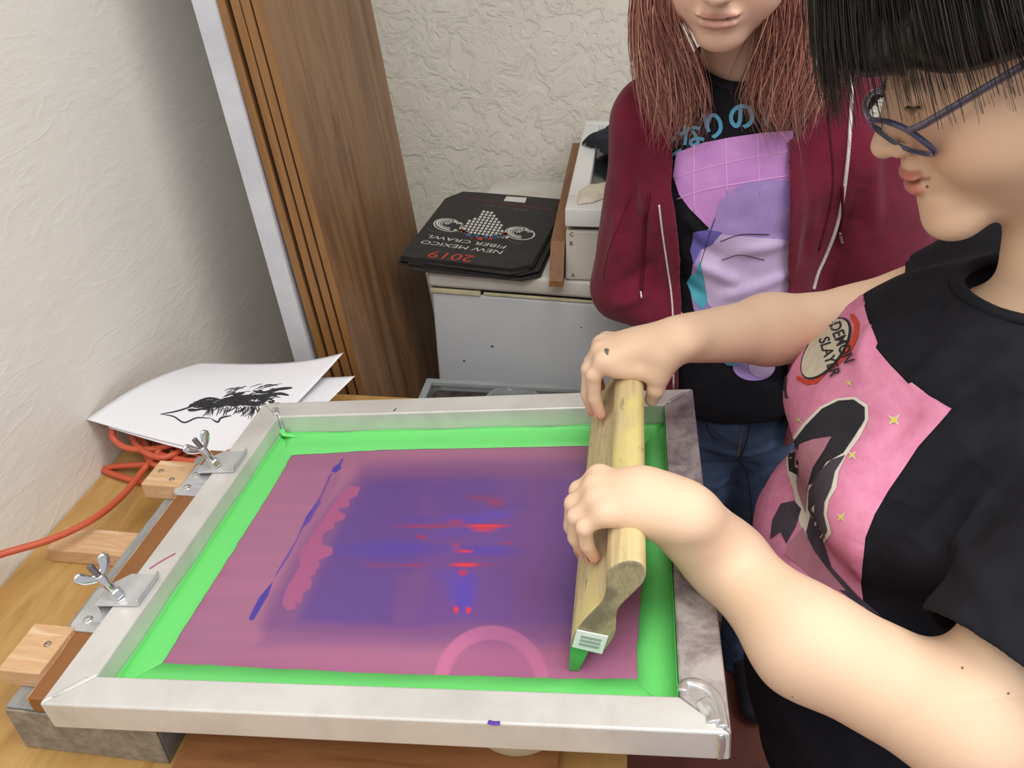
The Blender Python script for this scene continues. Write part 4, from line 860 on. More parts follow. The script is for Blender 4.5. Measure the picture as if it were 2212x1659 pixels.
# ribbed collar ring
cr = [hit(bvs, x, y, .0) for x, y in ()]
ring = []
for k in range(49):
    a = 2 * PI * k / 48; p = nc + rotax('Y', 12) @ np.array([.062 * math.cos(a), .068 * math.sin(a), .02]); r_ = bvs.find_nearest(Vector(p)); ring.append(np.array(r_[0]))
ring = np.array(ring); ring[1:-1] = (ring[:-2] + ring[1:-1] + ring[2:]) / 3
MB().tube(ring, .0065, 10, flat=.8).out('collar', M_tee, shirt1, True)
# pink print: outline laid out over the chest
M_pink = mottled('pink_print', 'e293b4', 'd982a8', 60, .8, 0, .3, 6)
edge = [(1862, 626), (1868, 660), (1876, 690), (1897, 742), (1893, 752), (1925, 790), (1964, 829), (1971, 826), (2010, 856), (2057, 882), (2030, 915), (1985, 965), (1955, 1010), (1920, 1060), (1890, 1110), (1870, 1160), (1863, 1220), (1862, 1260), (1866, 1300), (1880, 1345), (1800, 1420), (1560, 1280), (1560, 1000), (1640, 760), (1800, 660)]
pink = decal('pink_print', edge, M_pink, shirt1, bvs, .0012, 4)
_n = normals(VS, FS); _c = VS[FS].mean(1); _nc = _n[FS].mean(1); _v = CO - _c; _v /= np.linalg.norm(_v, axis=1)[:, None]; _d = (_nc * _v).sum(1); _q = proj(_c)
_k = inpoly(_q[:, 0], _q[:, 1], edge) & (_d > -.45) & (_d < .34) & (_nc[:, 0] < -.1) & (_c[:, 1] > .2); _f = FS[_k]; _us, _iv = np.unique(_f, return_inverse=True)
wrap = mesh_obj('pink_print', VS[_us] + _n[_us] * .0006, _iv.reshape(-1, 4), M_pink, shirt1, True)
M_cr = mottled('cream_print', 'd8d2c0', 'cbc4b0', 80, .8, 0, 0); M_blk = mat('black_print', '23222a', .8); M_ora = mat('vermilion_print', 'c8452e', .8); M_yel = mat('yellow_print', 'd8cf4a', .8); M_char = mottled('charcoal_print', '4a4350', '3a3542', 50, .8, 0, 0); M_gpr = mat('pale_print', 'dcd8cc', .8); M_ros = mottled('rose_print', 'b98092', 'a87084', 40, .8, 0, 0)
D_ = lambda nm, pl_, m, off: decal(nm, pl_, m, shirt1, bvs, off, 6)
# oval title badge
D_('print_ring', [(x + 11, y) for x, y in [(1828, 680), (1838, 682), (1849, 700), (1846, 730), (1833, 760), (1810, 785), (1780, 806), (1757, 830), (1735, 834), (1712, 820), (1714, 812), (1735, 822), (1760, 812), (1790, 785), (1815, 760), (1832, 735), (1838, 705), (1830, 690)]], M_ora, .0021)
D_('print_badge', arrp(1788, 755, 78, 38, -54), M_blk, .0024)
D_('print_badge', arrp(1787, 755, 74, 34, -54), M_cr, .0028)
D_('print_stroke', [(1712, 795), (1704, 815), (1702, 845), (1707, 862), (1701, 860), (1697, 835), (1702, 808)], M_blk, .0028)
def shirt_text(s, p0, p1, h_px, m, parent, bv, off=.0034, slant=0.0, bold=.015):
    V, Fs = text_mesh(s, 1.0, 0, bold); V = V[:, :2]; V[:, 0] -= V[:, 0].min(); w_ = V[:, 0].max(); hh = max(V[:, 1].max(), 1e-6); a = np.array(p0, float); b = np.array(p1, float); u = (b - a) / w_; d = (b - a) / np.linalg.norm(b - a); n = np.array([d[1], -d[0]]) * h_px / hh
    Q = a + V[:, :1] * u + V[:, 1:2] * n + V[:, 1:2] * slant * u; H = [hit(bv, *q_, off) for q_ in Q]; Fs = [f for f in Fs if all(H[i] is not None for i in f)]; us = sorted({i for f in Fs for i in f}); mp = {k: i for i, k in enumerate(us)}
    if us: return mesh_obj('print_lettering', np.array([H[i] for i in us]), [[mp[i] for i in f] for f in Fs], m, parent)
shirt_text('DEMON', (1797, 706), (1830, 788), 26, M_blk, shirt1, bvs); shirt_text('SLAYER', (1774, 736), (1800, 818), 24, M_blk, shirt1, bvs)
# plain stand-in for the figure: dark flowing ribbons and a pale rose sweep
D_('print_outline', [(1775, 880), (1812, 862), (1850, 858), (1878, 875), (1880, 905), (1858, 950), (1832, 985), (1815, 1020), (1810, 1055), (1795, 1080), (1790, 1110), (1800, 1150), (1782, 1175), (1770, 1150), (1745, 1170), (1730, 1130), (1718, 1060), (1705, 1030), (1700, 990), (1712, 950), (1740, 915)], M_gpr, .0020)
D_('print_ribbon', [(1780, 884), (1815, 867), (1848, 864), (1872, 880), (1872, 905), (1850, 945), (1826, 980), (1790, 1000), (1760, 1045), (1740, 1050), (1724, 1030), (1708, 1020), (1706, 988), (1718, 955), (1745, 920)], M_blk, .0024)
D_('print_ribbon', [(1830, 985), (1808, 1020), (1800, 1055), (1786, 1085), (1784, 1110), (1792, 1145), (1780, 1165), (1765, 1130), (1750, 1100), (1752, 1060), (1775, 1020), (1800, 995)], M_char, .0025)
D_('print_ribbon', [(1760, 1100), (1782, 1165), (1800, 1225), (1850, 1280), (1905, 1330), (1850, 1300), (1795, 1260), (1760, 1200), (1745, 1150)], M_char, .0025)
D_('print_panel', [(1732, 960), (1760, 950), (1800, 945), (1785, 975), (1762, 1010), (1748, 1060), (1745, 1110), (1728, 1060), (1722, 1010)], M_ros, .0028)
D_('print_ribbon', [(1690, 1090), (1720, 1083), (1735, 1100), (1722, 1140), (1702, 1175), (1690, 1150), (1668, 1165), (1672, 1125)], M_char, .0025)
D_('print_panel', [(1738, 1140), (1762, 1190), (1800, 1240), (1830, 1275), (1780, 1270), (1740, 1230), (1700, 1200), (1705, 1175), (1725, 1155)], M_ros, .0026)
for x, y, r_ in ((1933, 906, 13), (1838, 829, 7), (1844, 985, 9), (1820, 1116, 9), (1730, 908, 6)):
    D_('print_star', [(x - r_, y - r_ * .8), (x, y - r_ * .45), (x + r_, y - r_), (x + r_ * .5, y), (x + r_ * .9, y + r_), (x, y + r_ * .5), (x - r_ * .9, y + r_ * .9), (x - r_ * .5, y)], M_gpr, .0021)
    D_('print_star', [(x - r_ * .7, y - r_ * .55), (x, y - r_ * .3), (x + r_ * .7, y - r_ * .7), (x + r_ * .35, y), (x + r_ * .6, y + r_ * .7), (x, y + r_ * .35), (x - r_ * .6, y + r_ * .6), (x - r_ * .35, y)], M_yel, .0026)
# trousers and shoes
T1 = Field((.62, .04, -.85), (1.06, .56, -.24), .006)
for q_ in (-1, 1): T1.cone((.86, .30 + q_ * .085, -.36), (.87, .30 + q_ * .10, -.60), .095, .07, .03); T1.cone((.87, .30 + q_ * .10, -.60), (.88, .30 + q_ * .11, -.80), .07, .055, .03)
T1.ell((.86, .30, -.34), (.135, .17, .10), .03); V_, F_ = T1.mesh(); V_ = relax(V_, F_, 2)
mesh_obj('trousers', V_, F_, fabric('dark_trousers', '1f1e1c', '2a2824'), A1, True)
M_shoe = mottled('dark_shoe', '22242a', '2d3038', 20, .6)
def shoe(x, y, dx, dy, parent, m):
    f_ = Field((x - .2, y - .2, -.852), (x + .2, y + .2, -.74), .005); d = np.array([dx, dy, 0.]); f_.cone(np.array([x, y, -.812]) - d * .05, np.array([x, y, -.818]) + d * .12, .036, .032, .02); f_.cone(np.array([x, y, -.80]) - d * .03, np.array([x, y, -.77]) - d * .03, .04, .042, .02)
    X_, Y_, Z_ = f_.full(); f_.a[:] = np.maximum(f_.a, (-.8485 - Z_) + 0 * X_ + 0 * Y_); v_, q_ = f_.mesh(); return mesh_obj('shoe', v_, q_, m, parent, True)
shoe(.87, .19, -1, 0, A1, M_shoe); shoe(.87, .41, -1, 0, A1, M_shoe)
# glasses
gl = MB(); M_frm = mat('smoky_blue_acetate', '3a3f5c', .18, coat=.5); M_frl = mat('clear_lilac_acetate', '9a93ae', .2, coat=.5); M_lens = mat('lens', 'ffffff', .02, transmission=1.0, ior=1.12)
gp = H1.p(.112, 0, -.012)
glasses = mesh_obj('glasses', *(lambda b: (np.concatenate(b.v), b.f))(MB().tube([H1.p(.1015, -.010, -.019), H1.p(.106, 0, -.016), H1.p(.1015, .010, -.019)], .0022, 8)), M_frm, A1, True); glasses['label'] = 'smoky blue plastic glasses'
for q_ in (-1, 1):
    cyx = q_ * .0345; rim = []
    for k in range(41):
        a = 2 * PI * k / 40; ex = abs(math.cos(a)) ** .75 * np.sign(math.cos(a)); ez = abs(math.sin(a)) ** .75 * np.sign(math.sin(a)); rim.append(H1.p(.1015 - .34 * (abs(cyx + .027 * ex) - .012) + .0085 * ez, cyx + .0255 * ex, -.0245 + .0170 * ez))
    MB().tube(rim, .0026, 8, False, flat=.9).out('rim', M_frm if q_ > 0 else M_frl, glasses, True)
    cen = np.mean(rim[:-1], 0); MB().add([cen] + rim[:-1], [[0, 1 + k, 1 + (k + 1) % 40] for k in range(40)]).out('lens', M_lens, glasses, True)
    P = [H1.p(.089, q_ * .0605, -.014), H1.p(.078, q_ * .070, -.011), H1.p(.03, q_ * .080, -.001), H1.p(-.012, q_ * .085, .006), H1.p(-.035, q_ * .084, -.008)]
    MB().tube(spline(P, 8), np.linspace(.0062, .0052, 33), 8, flat=.45).out('temple', mat('temple_grey', '5b5666', .25, coat=.4), glasses, True)
# eyes, lashes, brow
M_lash = mat('dark_hair_line', '1f1714', .6)
for q_ in (-1, 1):
    ls = MB(); R_ = np.random.default_rng(3)
    base_ = [H1.p(.0835 - 9 * (dy * dy) - .003, q_ * .031 + dy, -.0065 - 8 * dy * dy) for dy in np.linspace(-.014, .014, 22)]
    ls.tube(base_, .0009, 5)
    for p in base_[2:-2]: ls.tube([p, p + H1.R @ np.array([.003, .001 * q_, -.0025]), p + H1.R @ np.array([.0065, .002 * q_, -.0032])], [.0004, .0003, .0001], 4)
    ls.out('eyelashes', M_lash, A1)
    bw = MB()
    for k in range(50): dy = R_.uniform(-.018, .018); p = H1.p(.0865 - 12 * dy * dy - .002, q_ * .032 + dy, .0215 + R_.uniform(-.0025, .0025) - 8 * dy * dy); bw.tube([p, p + H1.R @ np.array([.001, q_ * .007, .0008])], [.0006, .0002], 4)
    bw.out('eyebrow', M_lash, A1)
# hair: a full short crop with a heavy fringe
M_hair1 = mat('black_hair', '16140f', .30, spec=.5); colattr(M_hair1)
HB = Field(H1.o - .20, H1.o + .20, .0035); e_ = lambda c, r, k=.02: HB.ell(H1.p(*c), r, k, H1.R)
e_((-.022, 0, .048), (.104, .093, .093)); e_((.060, 0, .054), (.056, .076, .036), .03); e_((.082, 0, .036), (.032, .072, .024), .02); e_((-.055, 0, -.01), (.070, .092, .075), .03); e_((-.010, 0, .06), (.09, .104, .06), .03); e_((-.03, -.085, .0), (.030, .016, .045), .02); e_((-.03, .085, .0), (.030, .016, .045), .02)
for q_ in (-1, 1): e_((.030, q_ * .066, .036), (.052, .022, .036), .02)
VH, FH = HB.mesh(); VH = relax(VH, FH, 2); base1 = mesh_obj('hair', VH, FH, M_hair1, A1, True, attr=np.zeros_like(VH) + lin('15120f'))
def hg(deg, reach, drop, lift=1.0, tuck=.0):
    a = math.radians(deg); c, s_ = math.cos(a), math.sin(a); out = []
    for t in np.linspace(0, 1, 7):
        an = t * PI / 2 * reach; rx = .150 * c if c > 0 else .122 * c; x = -.018 + rx * math.sin(an) * (1.0 if c < 0 else 1.06); y = .106 * s_ * math.sin(an); z = .052 + .104 * math.cos(an) * lift - drop * max(0, t - .55) ** 1.3 * 2.2
        out.append(H1.p(x, y * (1 - tuck * max(0, t - .6)), z))
    return out
gd = [hg(d, .80 if abs(((d + 180) % 360) - 180) < 55 else 1.0, (.125 if abs(((d + 180) % 360) - 180) < 55 else .100 if abs(((d + 180) % 360) - 180) < 100 else .10)) for d in range(0, 361, 15)]
strands('hair_strands', gd, 6500, M_hair1, base1, .0048, (.0007, .0024), ['1e1b18', '2a2521', '181513', '3a322d', '332a25', '4a423d'], 4, .003)
sg = [[H1.p(.030 - .012 * k, .080, .045), H1.p(.028 - .012 * k, .087, .015), H1.p(.022 - .010 * k, .090, -.012), H1.p(.016 - .010 * k, .088, -.034 - .004 * k)] for k in range(6)]
strands('sideburn_strands', sg, 160, M_hair1, base1, .003, (.0005, .0011), ['2a1c16', '3a261c', '1c1512'], 9, .003)
# ================================================================ person in the burgundy hoodie (behind)
A2 = thing('person', (.70, .80, -.849), 'person with long reddish hair in an open burgundy zip hoodie, black T-shirt and jeans', 'person')
M_sk2 = skinmat('skin_rosy')
f2 = np.array([-.20, -.90, -.34]); f2 /= np.linalg.norm(f2); u2 = np.array([-.10, -.30, 1.0])
K2 = 1.02; H2 = Head((0, 0, 0), f2, u2, K2)
H2.o = at(1552, 112, y=.655) - H2.R @ (np.array([.078, 0, -.114]) * K2)
B2 = Field((.42, .58, -.26), (.98, .98, .72), .003); H2.build(B2, 1.3, 1.2, .0035, .85, .002)
nb = at(1600, 215, y=.80); B2.cone(H2.p(-.03, 0, -.05), nb, .046, .052, .03)
B2.ell((.675, .81, .20), (.11, .07, .15), .03); B2.ell((.70, .81, -.02), (.10, .07, .18), .03)
sL = at(1412, 262, y=.81); sR = at(1845, 262, y=.82); eL = at(1352, 620, y=.80); eR = at(1975, 600, y=.83); hL = at(1452, 700, y=.735); hR = at(1800, 700, y=.74)
B2.cone(sL, sR, .035, .035, .03)
for s_, e_2, h_2 in ((sL, eL, hL), (sR, eR, hR)): B2.cone(s_, e_2, .036, .030, .02); B2.cone(e_2, h_2, .030, .024, .01); B2.ell(h_2, (.03, .025, .02), .01)
V2, F2 = B2.mesh(); V2 = relax(V2, F2, 2); C2 = np.zeros_like(V2) + lin('e6bda6'); C2 *= 1 + .05 * n3(V2, (20, 20, 20))[:, None]; C2 = H2.colour(V2, C2, 'd09a8c')
mesh_obj('body', V2, F2, M_sk2, A2, True, attr=C2)
# T-shirt
T2 = Field((.50, .62, -.32), (.88, .95, .46), .003)
T2.ell((.668, .80, .22), (.128, .092, .165), .03); T2.ell((.69, .795, .0), (.122, .092, .20), .04); T2.ell((.705, .80, -.12), (.122, .100, .10), .04); T2.cone(sL + [.02, 0, -.005], sR + [-.02, 0, -.005], .042, .042, .04)
T2.cone((.668, .80, .28), (.655, .785, .40), .085, .066, .03); X_, Y_, Z_ = T2.full(); T2.a[:] = np.maximum(T2.a, ((-.135 + .05 * (X_ - .70)) - Z_) + 0 * Y_)
nc2 = at(1600, 160, y=.725); T2.ell(nc2 + [0, .045, .035], (.066, .085, .042), .004, rotax('X', 14), True); T2.ell(nc2 + [0, .05, .075], (.09, .11, .05), .004, None, True)
VT, FT = T2.mesh(); VT = relax(VT, FT, 3); bvt = bvh(VT, FT); h2_ = lambda x, y: hit(bvt, x, y, 0)
fl = []
for p, q_, w_, d in (((1480, 500), (1560, 560), .010, -.004), ((1490, 560), (1600, 610), .009, .005), ((1560, 640), (1700, 590), .010, .006), ((1520, 690), (1700, 640), .010, -.005), ((1480, 460), (1530, 540), .008, .003), ((1600, 540), (1700, 520), .010, .004), ((1500, 730), (1690, 770), .012, .005), ((1470, 600), (1520, 640), .010, -.005), ((1550, 780), (1690, 830), .01, -.004)):
    a, b = h2_(*p), h2_(*q_)
    if a is not None and b is not None: fl.append((a, b, w_, d))
VT = wrinkle(VT, FT, [(a, b, w_, d * 1.5) for a, b, w_, d in fl], .0012); tee2 = mesh_obj('t_shirt', VT, FT, M_tee, A2, True); bvt = bvh(VT, FT)
# lilac print on the T-shirt: grid panel and plain rounded shapes
M_lil = mottled('lilac_print', 'c98ad6', 'd69ae0', 30, .6, 0, .05); M_vio = mottled('violet_print', 'a58ace', 'b49ad8', 30, .6, 0, .05); M_lav = mottled('lavender_print', 'cdb6e4', 'd8c4ec', 30, .6, 0, .05); M_ind = mat('indigo_print', '6a62b4', .6); M_cya = mat('cyan_print', '4fb0c8', .6); M_gln = mat('pale_pink_line', 'e6b4e6', .6); M_blk2 = mat('outline_print', '2a2636', .7); M_sky = mat('sky_blue_print', '56a8cc', .6)
D2_ = lambda nm, pl_, m, off: decal(nm, pl_, m, tee2, bvt, off + .0005, 5)
D2_('print_panel', [(1462, 330), (1520, 308), (1580, 296), (1650, 286), (1712, 282), (1712, 480), (1640, 520), (1530, 490), (1490, 450), (1468, 420), (1455, 380)], M_lil, .0009)
for pl_ in ([(1500, 312), (1500, 460)], [(1568, 298), (1571, 420)], [(1636, 288), (1640, 420)], [(1456, 385), (1520, 365), (1600, 345), (1712, 325)], [(1463, 430), (1530, 408), (1620, 392), (1712, 378)]): line_on('print_line', pl_, .0012, M_gln, tee2, bvt, .0013, 5)
D2_('print_shape', [(1545, 470), (1552, 440), (1575, 412), (1610, 395), (1660, 388), (1712, 392), (1712, 700), (1640, 720), (1560, 700), (1500, 670), (1490, 620), (1500, 560), (1520, 510)], M_vio, .0014)
D2_('print_shape', [(1520, 520), (1560, 505), (1640, 512), (1712, 520), (1712, 660), (1680, 690), (1600, 700), (1550, 680), (1520, 640), (1508, 580)], M_lav, .0019)
D2_('print_shape', [(1500, 500), (1530, 495), (1560, 500), (1540, 525), (1512, 540), (1500, 570), (1492, 540)], M_ind, .0022)
D2_('print_shape', [(1512, 560), (1522, 600), (1530, 650), (1520, 668), (1500, 650), (1484, 610), (1496, 590), (1505, 590)], M_cya, .0022)
D2_('print_shape', arrp(1628, 792, 45, 30, 0), M_vio, .0012); D2_('print_shape', arrp(1645, 790, 28, 24, 0), M_lav, .0017); D2_('print_shape', [(1560, 778), (1590, 778), (1600, 790), (1570, 788)], M_cya, .0012)
for pl_ in ([(1556, 520), (1600, 505), (1660, 505)], [(1560, 560), (1600, 548), (1650, 560)], [(1545, 470), (1528, 520), (1512, 575)]): line_on('print_line', pl_, .0009, M_blk2, tee2, bvt, .0026, 5)
for s_, p0, p1, h_ in (('と', (1436, 342), (1474, 326), 42), ('な', (1480, 322), (1526, 302), 48), ('り', (1532, 298), (1568, 286), 52), ('の', (1580, 280), (1634, 268), 50), ('ト', (1650, 270), (1680, 266), 38)):
    shirt_text(s_, p0, p1, h_, M_sky, tee2, bvt, .0012, bold=.03)
# collar
ring = []
for k in range(49):
    a = 2 * PI * k / 48; p = nc2 + np.array([.060 * math.cos(a), .045 + .062 * math.sin(a), .004 + .020 * math.sin(a)]); r_ = bvt.find_nearest(Vector(p)); ring.append(np.array(r_[0]))
ring = np.array(ring); ring[1:-1] = (ring[:-2] + ring[1:-1] + ring[2:]) / 3; MB().tube(ring, .005, 8, flat=.8).out('collar', M_tee, tee2, True)
# jeans and shoes
J2 = Field((.48, .62, -.85), (.94, .98, -.05), .004); J2.ell((.712, .81, -.17), (.125, .098, .11), .03)
for q_ in (-1, 1): J2.cone((.722 + q_ * .062, .805, -.20), (.735 + q_ * .066, .80, -.50), .078, .056, .012); J2.cone((.735 + q_ * .066, .80, -.50), (.745 + q_ * .068, .82, -.835), .056, .045, .012)
X_, Y_, Z_ = J2.full(); J2.a[:] = np.maximum(J2.a, (Z_ + .095 - .03 * (X_ - .7)) + 0 * Y_); VJ, FJ = J2.mesh(); VJ = relax(VJ, FJ, 3); bvj = bvh(VJ, FJ); hj = lambda x, y: hit(bvj, x, y, 0)
fl = []
for p, q_, w_, d in (((1510, 960), (1600, 985), .008, .005), ((1530, 1000), (1640, 1010), .008, -.005), ((1600, 990), (1680, 960), .008, .004), ((1520, 900), (1590, 960), .008, .004), ((1610, 1030), (1680, 1000), .008, -.004), ((1530, 1060), (1600, 1030), .008, .003)):
    a, b = hj(*p), hj(*q_)
    if a is not None and b is not None: fl.append((a, b, w_, d))
VJ = wrinkle(VJ, FJ, fl, .0012)
M_den = mat('denim', '2b3548', .85); n = noise(M_den, mapped(M_den), 9, 5, .6); setc(M_den, ramp(M_den, n, [(.32, '28344a'), (.52, '394a66'), (.7, '587099')])); bump(M_den, noise(M_den, mapped(M_den, (1, 1, 3)), 500, 2), .2, .0004)
jn = mesh_obj('jeans', VJ, FJ, M_den, A2, True); bvj = bvh(VJ, FJ); M_sea = mat('orange_stitch', '8a5a34', .7); M_sdk = mat('denim_seam', '1a2130', .8)
for nm, pl_, m in (('fly_seam', [(1608, 868), (1604, 910), (1600, 950), (1590, 990)], M_sea), ('fly_seam', [(1622, 870), (1620, 915), (1612, 955), (1598, 992)], M_sdk), ('waist_seam', [(1515, 862), (1560, 880), (1610, 893), (1690, 905)], M_sdk), ('pocket_seam', [(1520, 880), (1530, 930), (1548, 950)], M_sdk), ('inner_seam', [(1590, 990), (1612, 1020), (1622, 1080), (1625, 1160)], M_sdk)): line_on(nm, pl_, .0012, m, jn, bvj, .0004, 5)
shoe(.685, .80, 0, -1, A2, M_shoe); shoe(.825, .80, 0, -1, A2, M_shoe)
# hoodie
hd = Field((.38, .58, -.34), (1.02, 1.0, .46), .003)
hd.ell((.668, .80, .22), (.146, .108, .17), .03); hd.ell((.685, .80, .0), (.148, .112, .20), .05); hd.ell((.695, .80, -.16), (.146, .116, .14), .05)
hd.cone(sL, sR, .054, .060, .04); hd.cone(at(1825, 330, y=.81), at(1885, 640, y=.82), .078, .085, .04)
hd.cone(sL, eL, .060, .054, .03); hd.cone(eL, hL + [0, .01, 0], .054, .036, .02); hd.cone(sR, eR, .060, .054, .03); hd.cone(eR, hR + [0, .01, 0], .054, .036, .02)
X_, Y_, Z_ = hd.full()
ez = np.array([(at(1450, 200, y=.70)), at(1452, 330, y=.70), at(1454, 430, y=.69), at(1468, 540, y=.69), at(1472, 640, y=.69), at(1468, 850, y=.69)]); ez2 = np.array([at(1690, 190, y=.70), at(1708, 330, y=.69), at(1710, 450, y=.69), at(1708, 600, y=.69), at(1704, 720, y=.69), at(1712, 900, y=.69)])
zl = Z_.ravel(); xl = np.interp(zl, ez[::-1, 2], ez[::-1, 0])[None, None, :]; xr = np.interp(zl, ez2[::-1, 2], ez2[::-1, 0])[None, None, :]
gap = np.maximum(np.maximum(xl - X_, X_ - xr), Y_ - .80); hd.a[:] = np.maximum(hd.a, -gap.astype(np.float32))
# hollow it so it sits round the shirt
hd.ell((.668, .80, .22), (.130, .094, .20), .01, None, True); hd.ell((.69, .795, .0), (.126, .096, .22), .01, None, True); hd.ell((.705, .80, -.18), (.128, .105, .20), .01, None, True)
hd.ell(nc2 + [0, .05, .03], (.075, .075, .06), .01, None, True)
hem = -.235; hd.a[:] = np.maximum(hd.a, (hem - Z_) + 0 * X_ + 0 * Y_)
VH2, FH2 = hd.mesh(); VH2 = relax(VH2, FH2, 3); bvh2 = bvh(VH2, FH2); hh_ = lambda x, y: hit(bvh2, x, y, 0)
fl = []
for p, q_, w_, d in (((1390, 300), (1350, 520), .012, -.006), ((1420, 400), (1390, 640), .010, .006), ((1350, 430), (1310, 620), .012, .005), ((1340, 620), (1420, 560), .012, -.006), ((1320, 660), (1400, 640), .010, .005), ((1375, 360), (1400, 470), .009, .004), ((1405, 480), (1400, 690), .009, -.005), ((1740, 330), (1740, 560), .010, -.005), ((1785, 200), (1770, 480), .008, -.006), ((1850, 260), (1840, 480), .015, .006), ((1860, 400), (1800, 560), .012, -.006), ((1880, 300), (1890, 500), .012, .005), ((1730, 300), (1715, 600), .006, .003)):
    a, b = hh_(*p), hh_(*q_)
    if a is not None and b is not None: fl.append((a, b, w_, d))
VH2 = wrinkle(VH2, FH2, [(a, b, w_, d * 1.6) for a, b, w_, d in fl], .0020)
M_hood = fabric('burgundy_fleece', '741f38', '6a1a31', .95, 500, .2, .15)
hoodie = mesh_obj('hoodie', VH2, FH2, M_hood, A2, True); bvh2 = bvh(VH2, FH2)
M_zip = mottled('white_zip', 'e6e0de', 'bdb4b2', 400, .5, 0, 0); M_lace = fabric('burgundy_lace', '5f182b', '54141f', .9); M_tip = mat('metal_tip', 'b9aab0', .35, .8)
line_on('zipper', [(1424, 442), (1432, 500), (1444, 580), (1452, 640), (1455, 720), (1456, 840)], .0022, M_zip, hoodie, bvh2, .0015)
line_on('zipper', [(1840, 163), (1838, 240), (1833, 330), (1822, 420), (1806, 490), (1784, 550), (1766, 590), (1756, 625)], .0026, M_zip, hoodie, bvh2, .0015)
line_on('drawstring', [(1404, 420), (1396, 480), (1390, 560), (1386, 630)], .0026, M_lace, hoodie, bvh2, .003); line_on('lace_tip', [(1385, 628), (1385, 636), (1386, 644)], .002, M_tip, hoodie, bvh2, .003)
line_on('drawstring', [(1820, 400), (1818, 460), (1814, 505)], .003, M_lace, hoodie, bvh2, .003); line_on('lace_tip', [(1812, 500), (1816, 512), (1821, 524)], .003, M_tip, hoodie, bvh2, .003)
line_on('hem_seam', [(1786, 150), (1790, 260), (1800, 380), (1790, 460), (1768, 540)], .0014, M_lace, hoodie, bvh2, .0006)
line_on('pocket_seam', [(1362, 420), (1340, 480), (1316, 540), (1304, 600)], .0009, M_lace, hoodie, bvh2, .0004)
# hood lying on the shoulders behind the neck
hf = Field((.48, .72, .18), (.92, 1.02, .48), .004); hf.cone((.58, .90, .33), (.76, .90, .33), .05, .05, .03); hf.ell((.67, .93, .30), (.11, .05, .07), .03); vv_, ff_ = hf.mesh(); mesh_obj('hood', relax(vv_, ff_, 2), ff_, M_hood, hoodie, True)
# face details
for q_ in (-1, 1):
    bw = MB(); R_ = np.random.default_rng(11)
    for k in range(40): dy = R_.uniform(-.018, .018); p = H2.p(.087 - 12 * dy * dy - .002, q_ * .032 + dy, .0215 + R_.uniform(-.002, .002) - 8 * dy * dy); bw.tube([p, p + H2.R @ np.array([.001, q_ * .006, .0008])], [.0006, .0002], 4)
    bw.out('eyebrow', M_lash, A2)
    ls = MB(); ls.tube([H2.p(.0845 - 9 * dy * dy, q_ * .031 + dy, -.006 - 8 * dy * dy) for dy in np.linspace(-.013, .013, 16)], .0009, 5); ls.out('eyelashes', M_lash, A2)
# long wavy hair
M_hair2 = mat('auburn_hair', '8a4a3c', .42, spec=.5); colattr(M_hair2)
HB = Field(H2.o - .22, H2.o + .22, .004); e_ = lambda c, r, k=.02: HB.ell(H2.p(*c), np.array(r) * K2, k, H2.R)
e_((-.028, 0, .048), (.098, .090, .096)); e_((-.065, 0, -.03), (.060, .085, .09), .03)
VH3, FH3 = HB.mesh(); hb2 = mesh_obj('hair', relax(VH3, FH3, 2), FH3, M_hair2, A2, True, attr=np.zeros_like(VH3) + lin('4a2620'))
crown = H2.p(-.01, 0, .142)
def lock(pts): # picture point with y depth
    return [crown] + [at(a, b, y=c) for a, b, c in pts]
Lg = [lock([(1470, -120, .66), (1452, -60, .65), (1448, 0, .655), (1470, 70, .675), (1500, 150, .695), (1520, 240, .70), (1500, 320, .70)]),
      lock([(1450, -120, .67), (1430, -60, .66), (1425, 0, .665), (1440, 80, .68), (1465, 170, .69), (1475, 260, .69), (1450, 330, .69)]),
      lock([(1430, -120, .70), (1410, -60, .68), (1405, 0, .68), (1415, 90, .685), (1435, 180, .685), (1445, 260, .685), (1425, 325, .685)]),
      lock([(1420, -120, .74), (1400, -60, .72), (1392, 0, .71), (1395, 90, .70), (1405, 180, .69), (1418, 250, .69), (1440, 315, .685)]),
      lock([(1420, -120, .79), (1398, -60, .78), (1384, 0, .76), (1380, 80, .75), (1388, 150, .735), (1402, 210, .72), (1420, 270, .70)])]
Rg = [lock([(1640, -120, .66), (1665, -60, .655), (1670, 0, .66), (1660, 70, .675), (1640, 140, .695), (1625, 210, .70), (1645, 270, .695)]),
      lock([(1660, -120, .67), (1690, -60, .665), (1690, 0, .67), (1685, 80, .68), (1668, 160, .69), (1655, 240, .69), (1690, 325, .685)]),
      lock([(1680, -120, .69), (1715, -60, .68), (1720, 0, .68), (1715, 90, .685), (1700, 180, .685), (1690, 260, .685), (1700, 330, .68)]),
      lock([(1700, -120, .73), (1740, -60, .71), (1752, 0, .70), (1755, 90, .695), (1740, 180, .685), (1720, 250, .68), (1722, 310, .68)]),
      lock([(1710, -120, .78), (1760, -60, .76), (1785, 0, .74), (1795, 80, .72), (1790, 150, .70), (1770, 210, .69), (1740, 275, .68)]),
      lock([(1710, -120, .84), (1770, -60, .83), (1810, 0, .82), (1830, 60, .80), (1830, 110, .77), (1812, 150, .74), (1795, 200, .71)])]
cols2 = ['a0665a', 'ac7062', '8c544c', 'c08470', '80504a', 'd09a80', 'b87870', 'c88c80', 'e4b498', 'a46c64', '744640', 'd8a090']
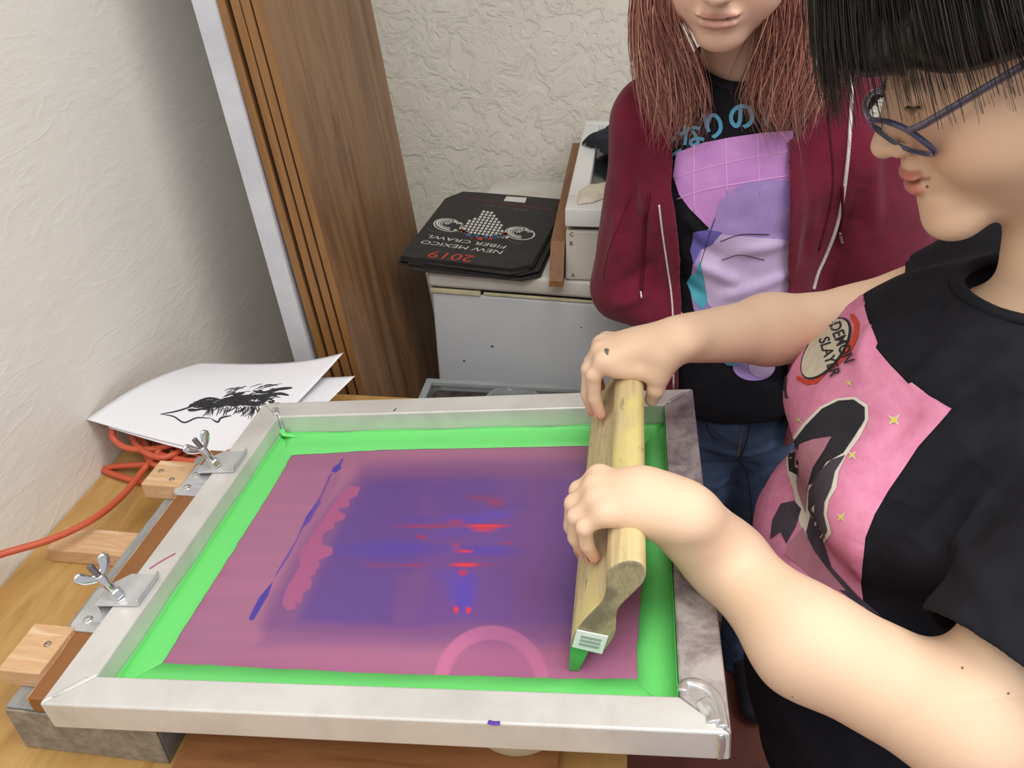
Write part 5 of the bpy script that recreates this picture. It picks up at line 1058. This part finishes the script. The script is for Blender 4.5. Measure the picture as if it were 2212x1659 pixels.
strands('hair_lock', Lg, 900, M_hair2, hb2, .0065, (.0005, .0015), cols2, 21, .016); strands('hair_lock', Rg, 1500, M_hair2, hb2, .0080, (.0005, .0015), cols2, 22, .018)
bk = [[crown] + [H2.p(-.03 + .122 * math.cos(math.radians(a)) * s1, .112 * math.sin(math.radians(a)) * s1, z) for s1, z in ((.6, .13), (.9, .08), (1.0, .02), (1.0, -.06), (1.02, -.14), (1.0, -.20))] for a in range(100, 261, 16)]
strands('hair_lock', bk, 700, M_hair2, hb2, .008, (.0008, .0020), cols2, 23, .006)
cap = []
for a in range(-180, 181, 15):
    c, s_ = math.cos(math.radians(a)), math.sin(math.radians(a)); rc = .80 if abs(a) < 50 else (.90 if abs(a) < 80 else 1.12); cap.append([H2.p(-.026 + .112 * math.sin(t * PI / 2 * rc) * c, .103 * math.sin(t * PI / 2 * rc) * s_, .048 + .104 * math.cos(t * PI / 2 * rc)) for t in np.linspace(0.02, 1, 6)])
strands('hair_strands', cap, 2200, M_hair2, hb2, .003, (.0008, .0020), cols2, 24, .002)
# ---------------------------------------------------------------- light
def area(name, loc, rot, size, sy, power, col=(1, 1, 1)):
    l = bpy.data.lights.new(name, 'AREA'); l.shape = 'RECTANGLE'; l.size = size; l.size_y = sy; l.energy = power; l.color = col
    o = bpy.data.objects.new(name, l); COL.objects.link(o); o.location = np.array(loc) + [0, 0, G]; o.rotation_euler = rot; return o
area('ceiling_lamp', (1.15, -.05, 1.72), (0, 0, 0), 1.5, 1.0, 30, (1, .985, .96))
area('ceiling_lamp', (.4, -1.1, 1.72), (0, 0, 0), 1.3, .6, 20, (1, .98, .95))
w = bpy.data.worlds.new('room_light'); SC.world = w; w.use_nodes = True; bg = w.node_tree.nodes['Background']; bg.inputs[0].default_value = (.92, .94, 1, 1); bg.inputs[1].default_value = .6
SC.view_settings.view_transform = 'Standard'; SC.view_settings.look = 'None'; SC.view_settings.gamma = 1; SC.view_settings.exposure = 0.0; SC.view_settings.use_curve_mapping = False
for o in bpy.data.objects:
    if '_base' in o: del o['_base']
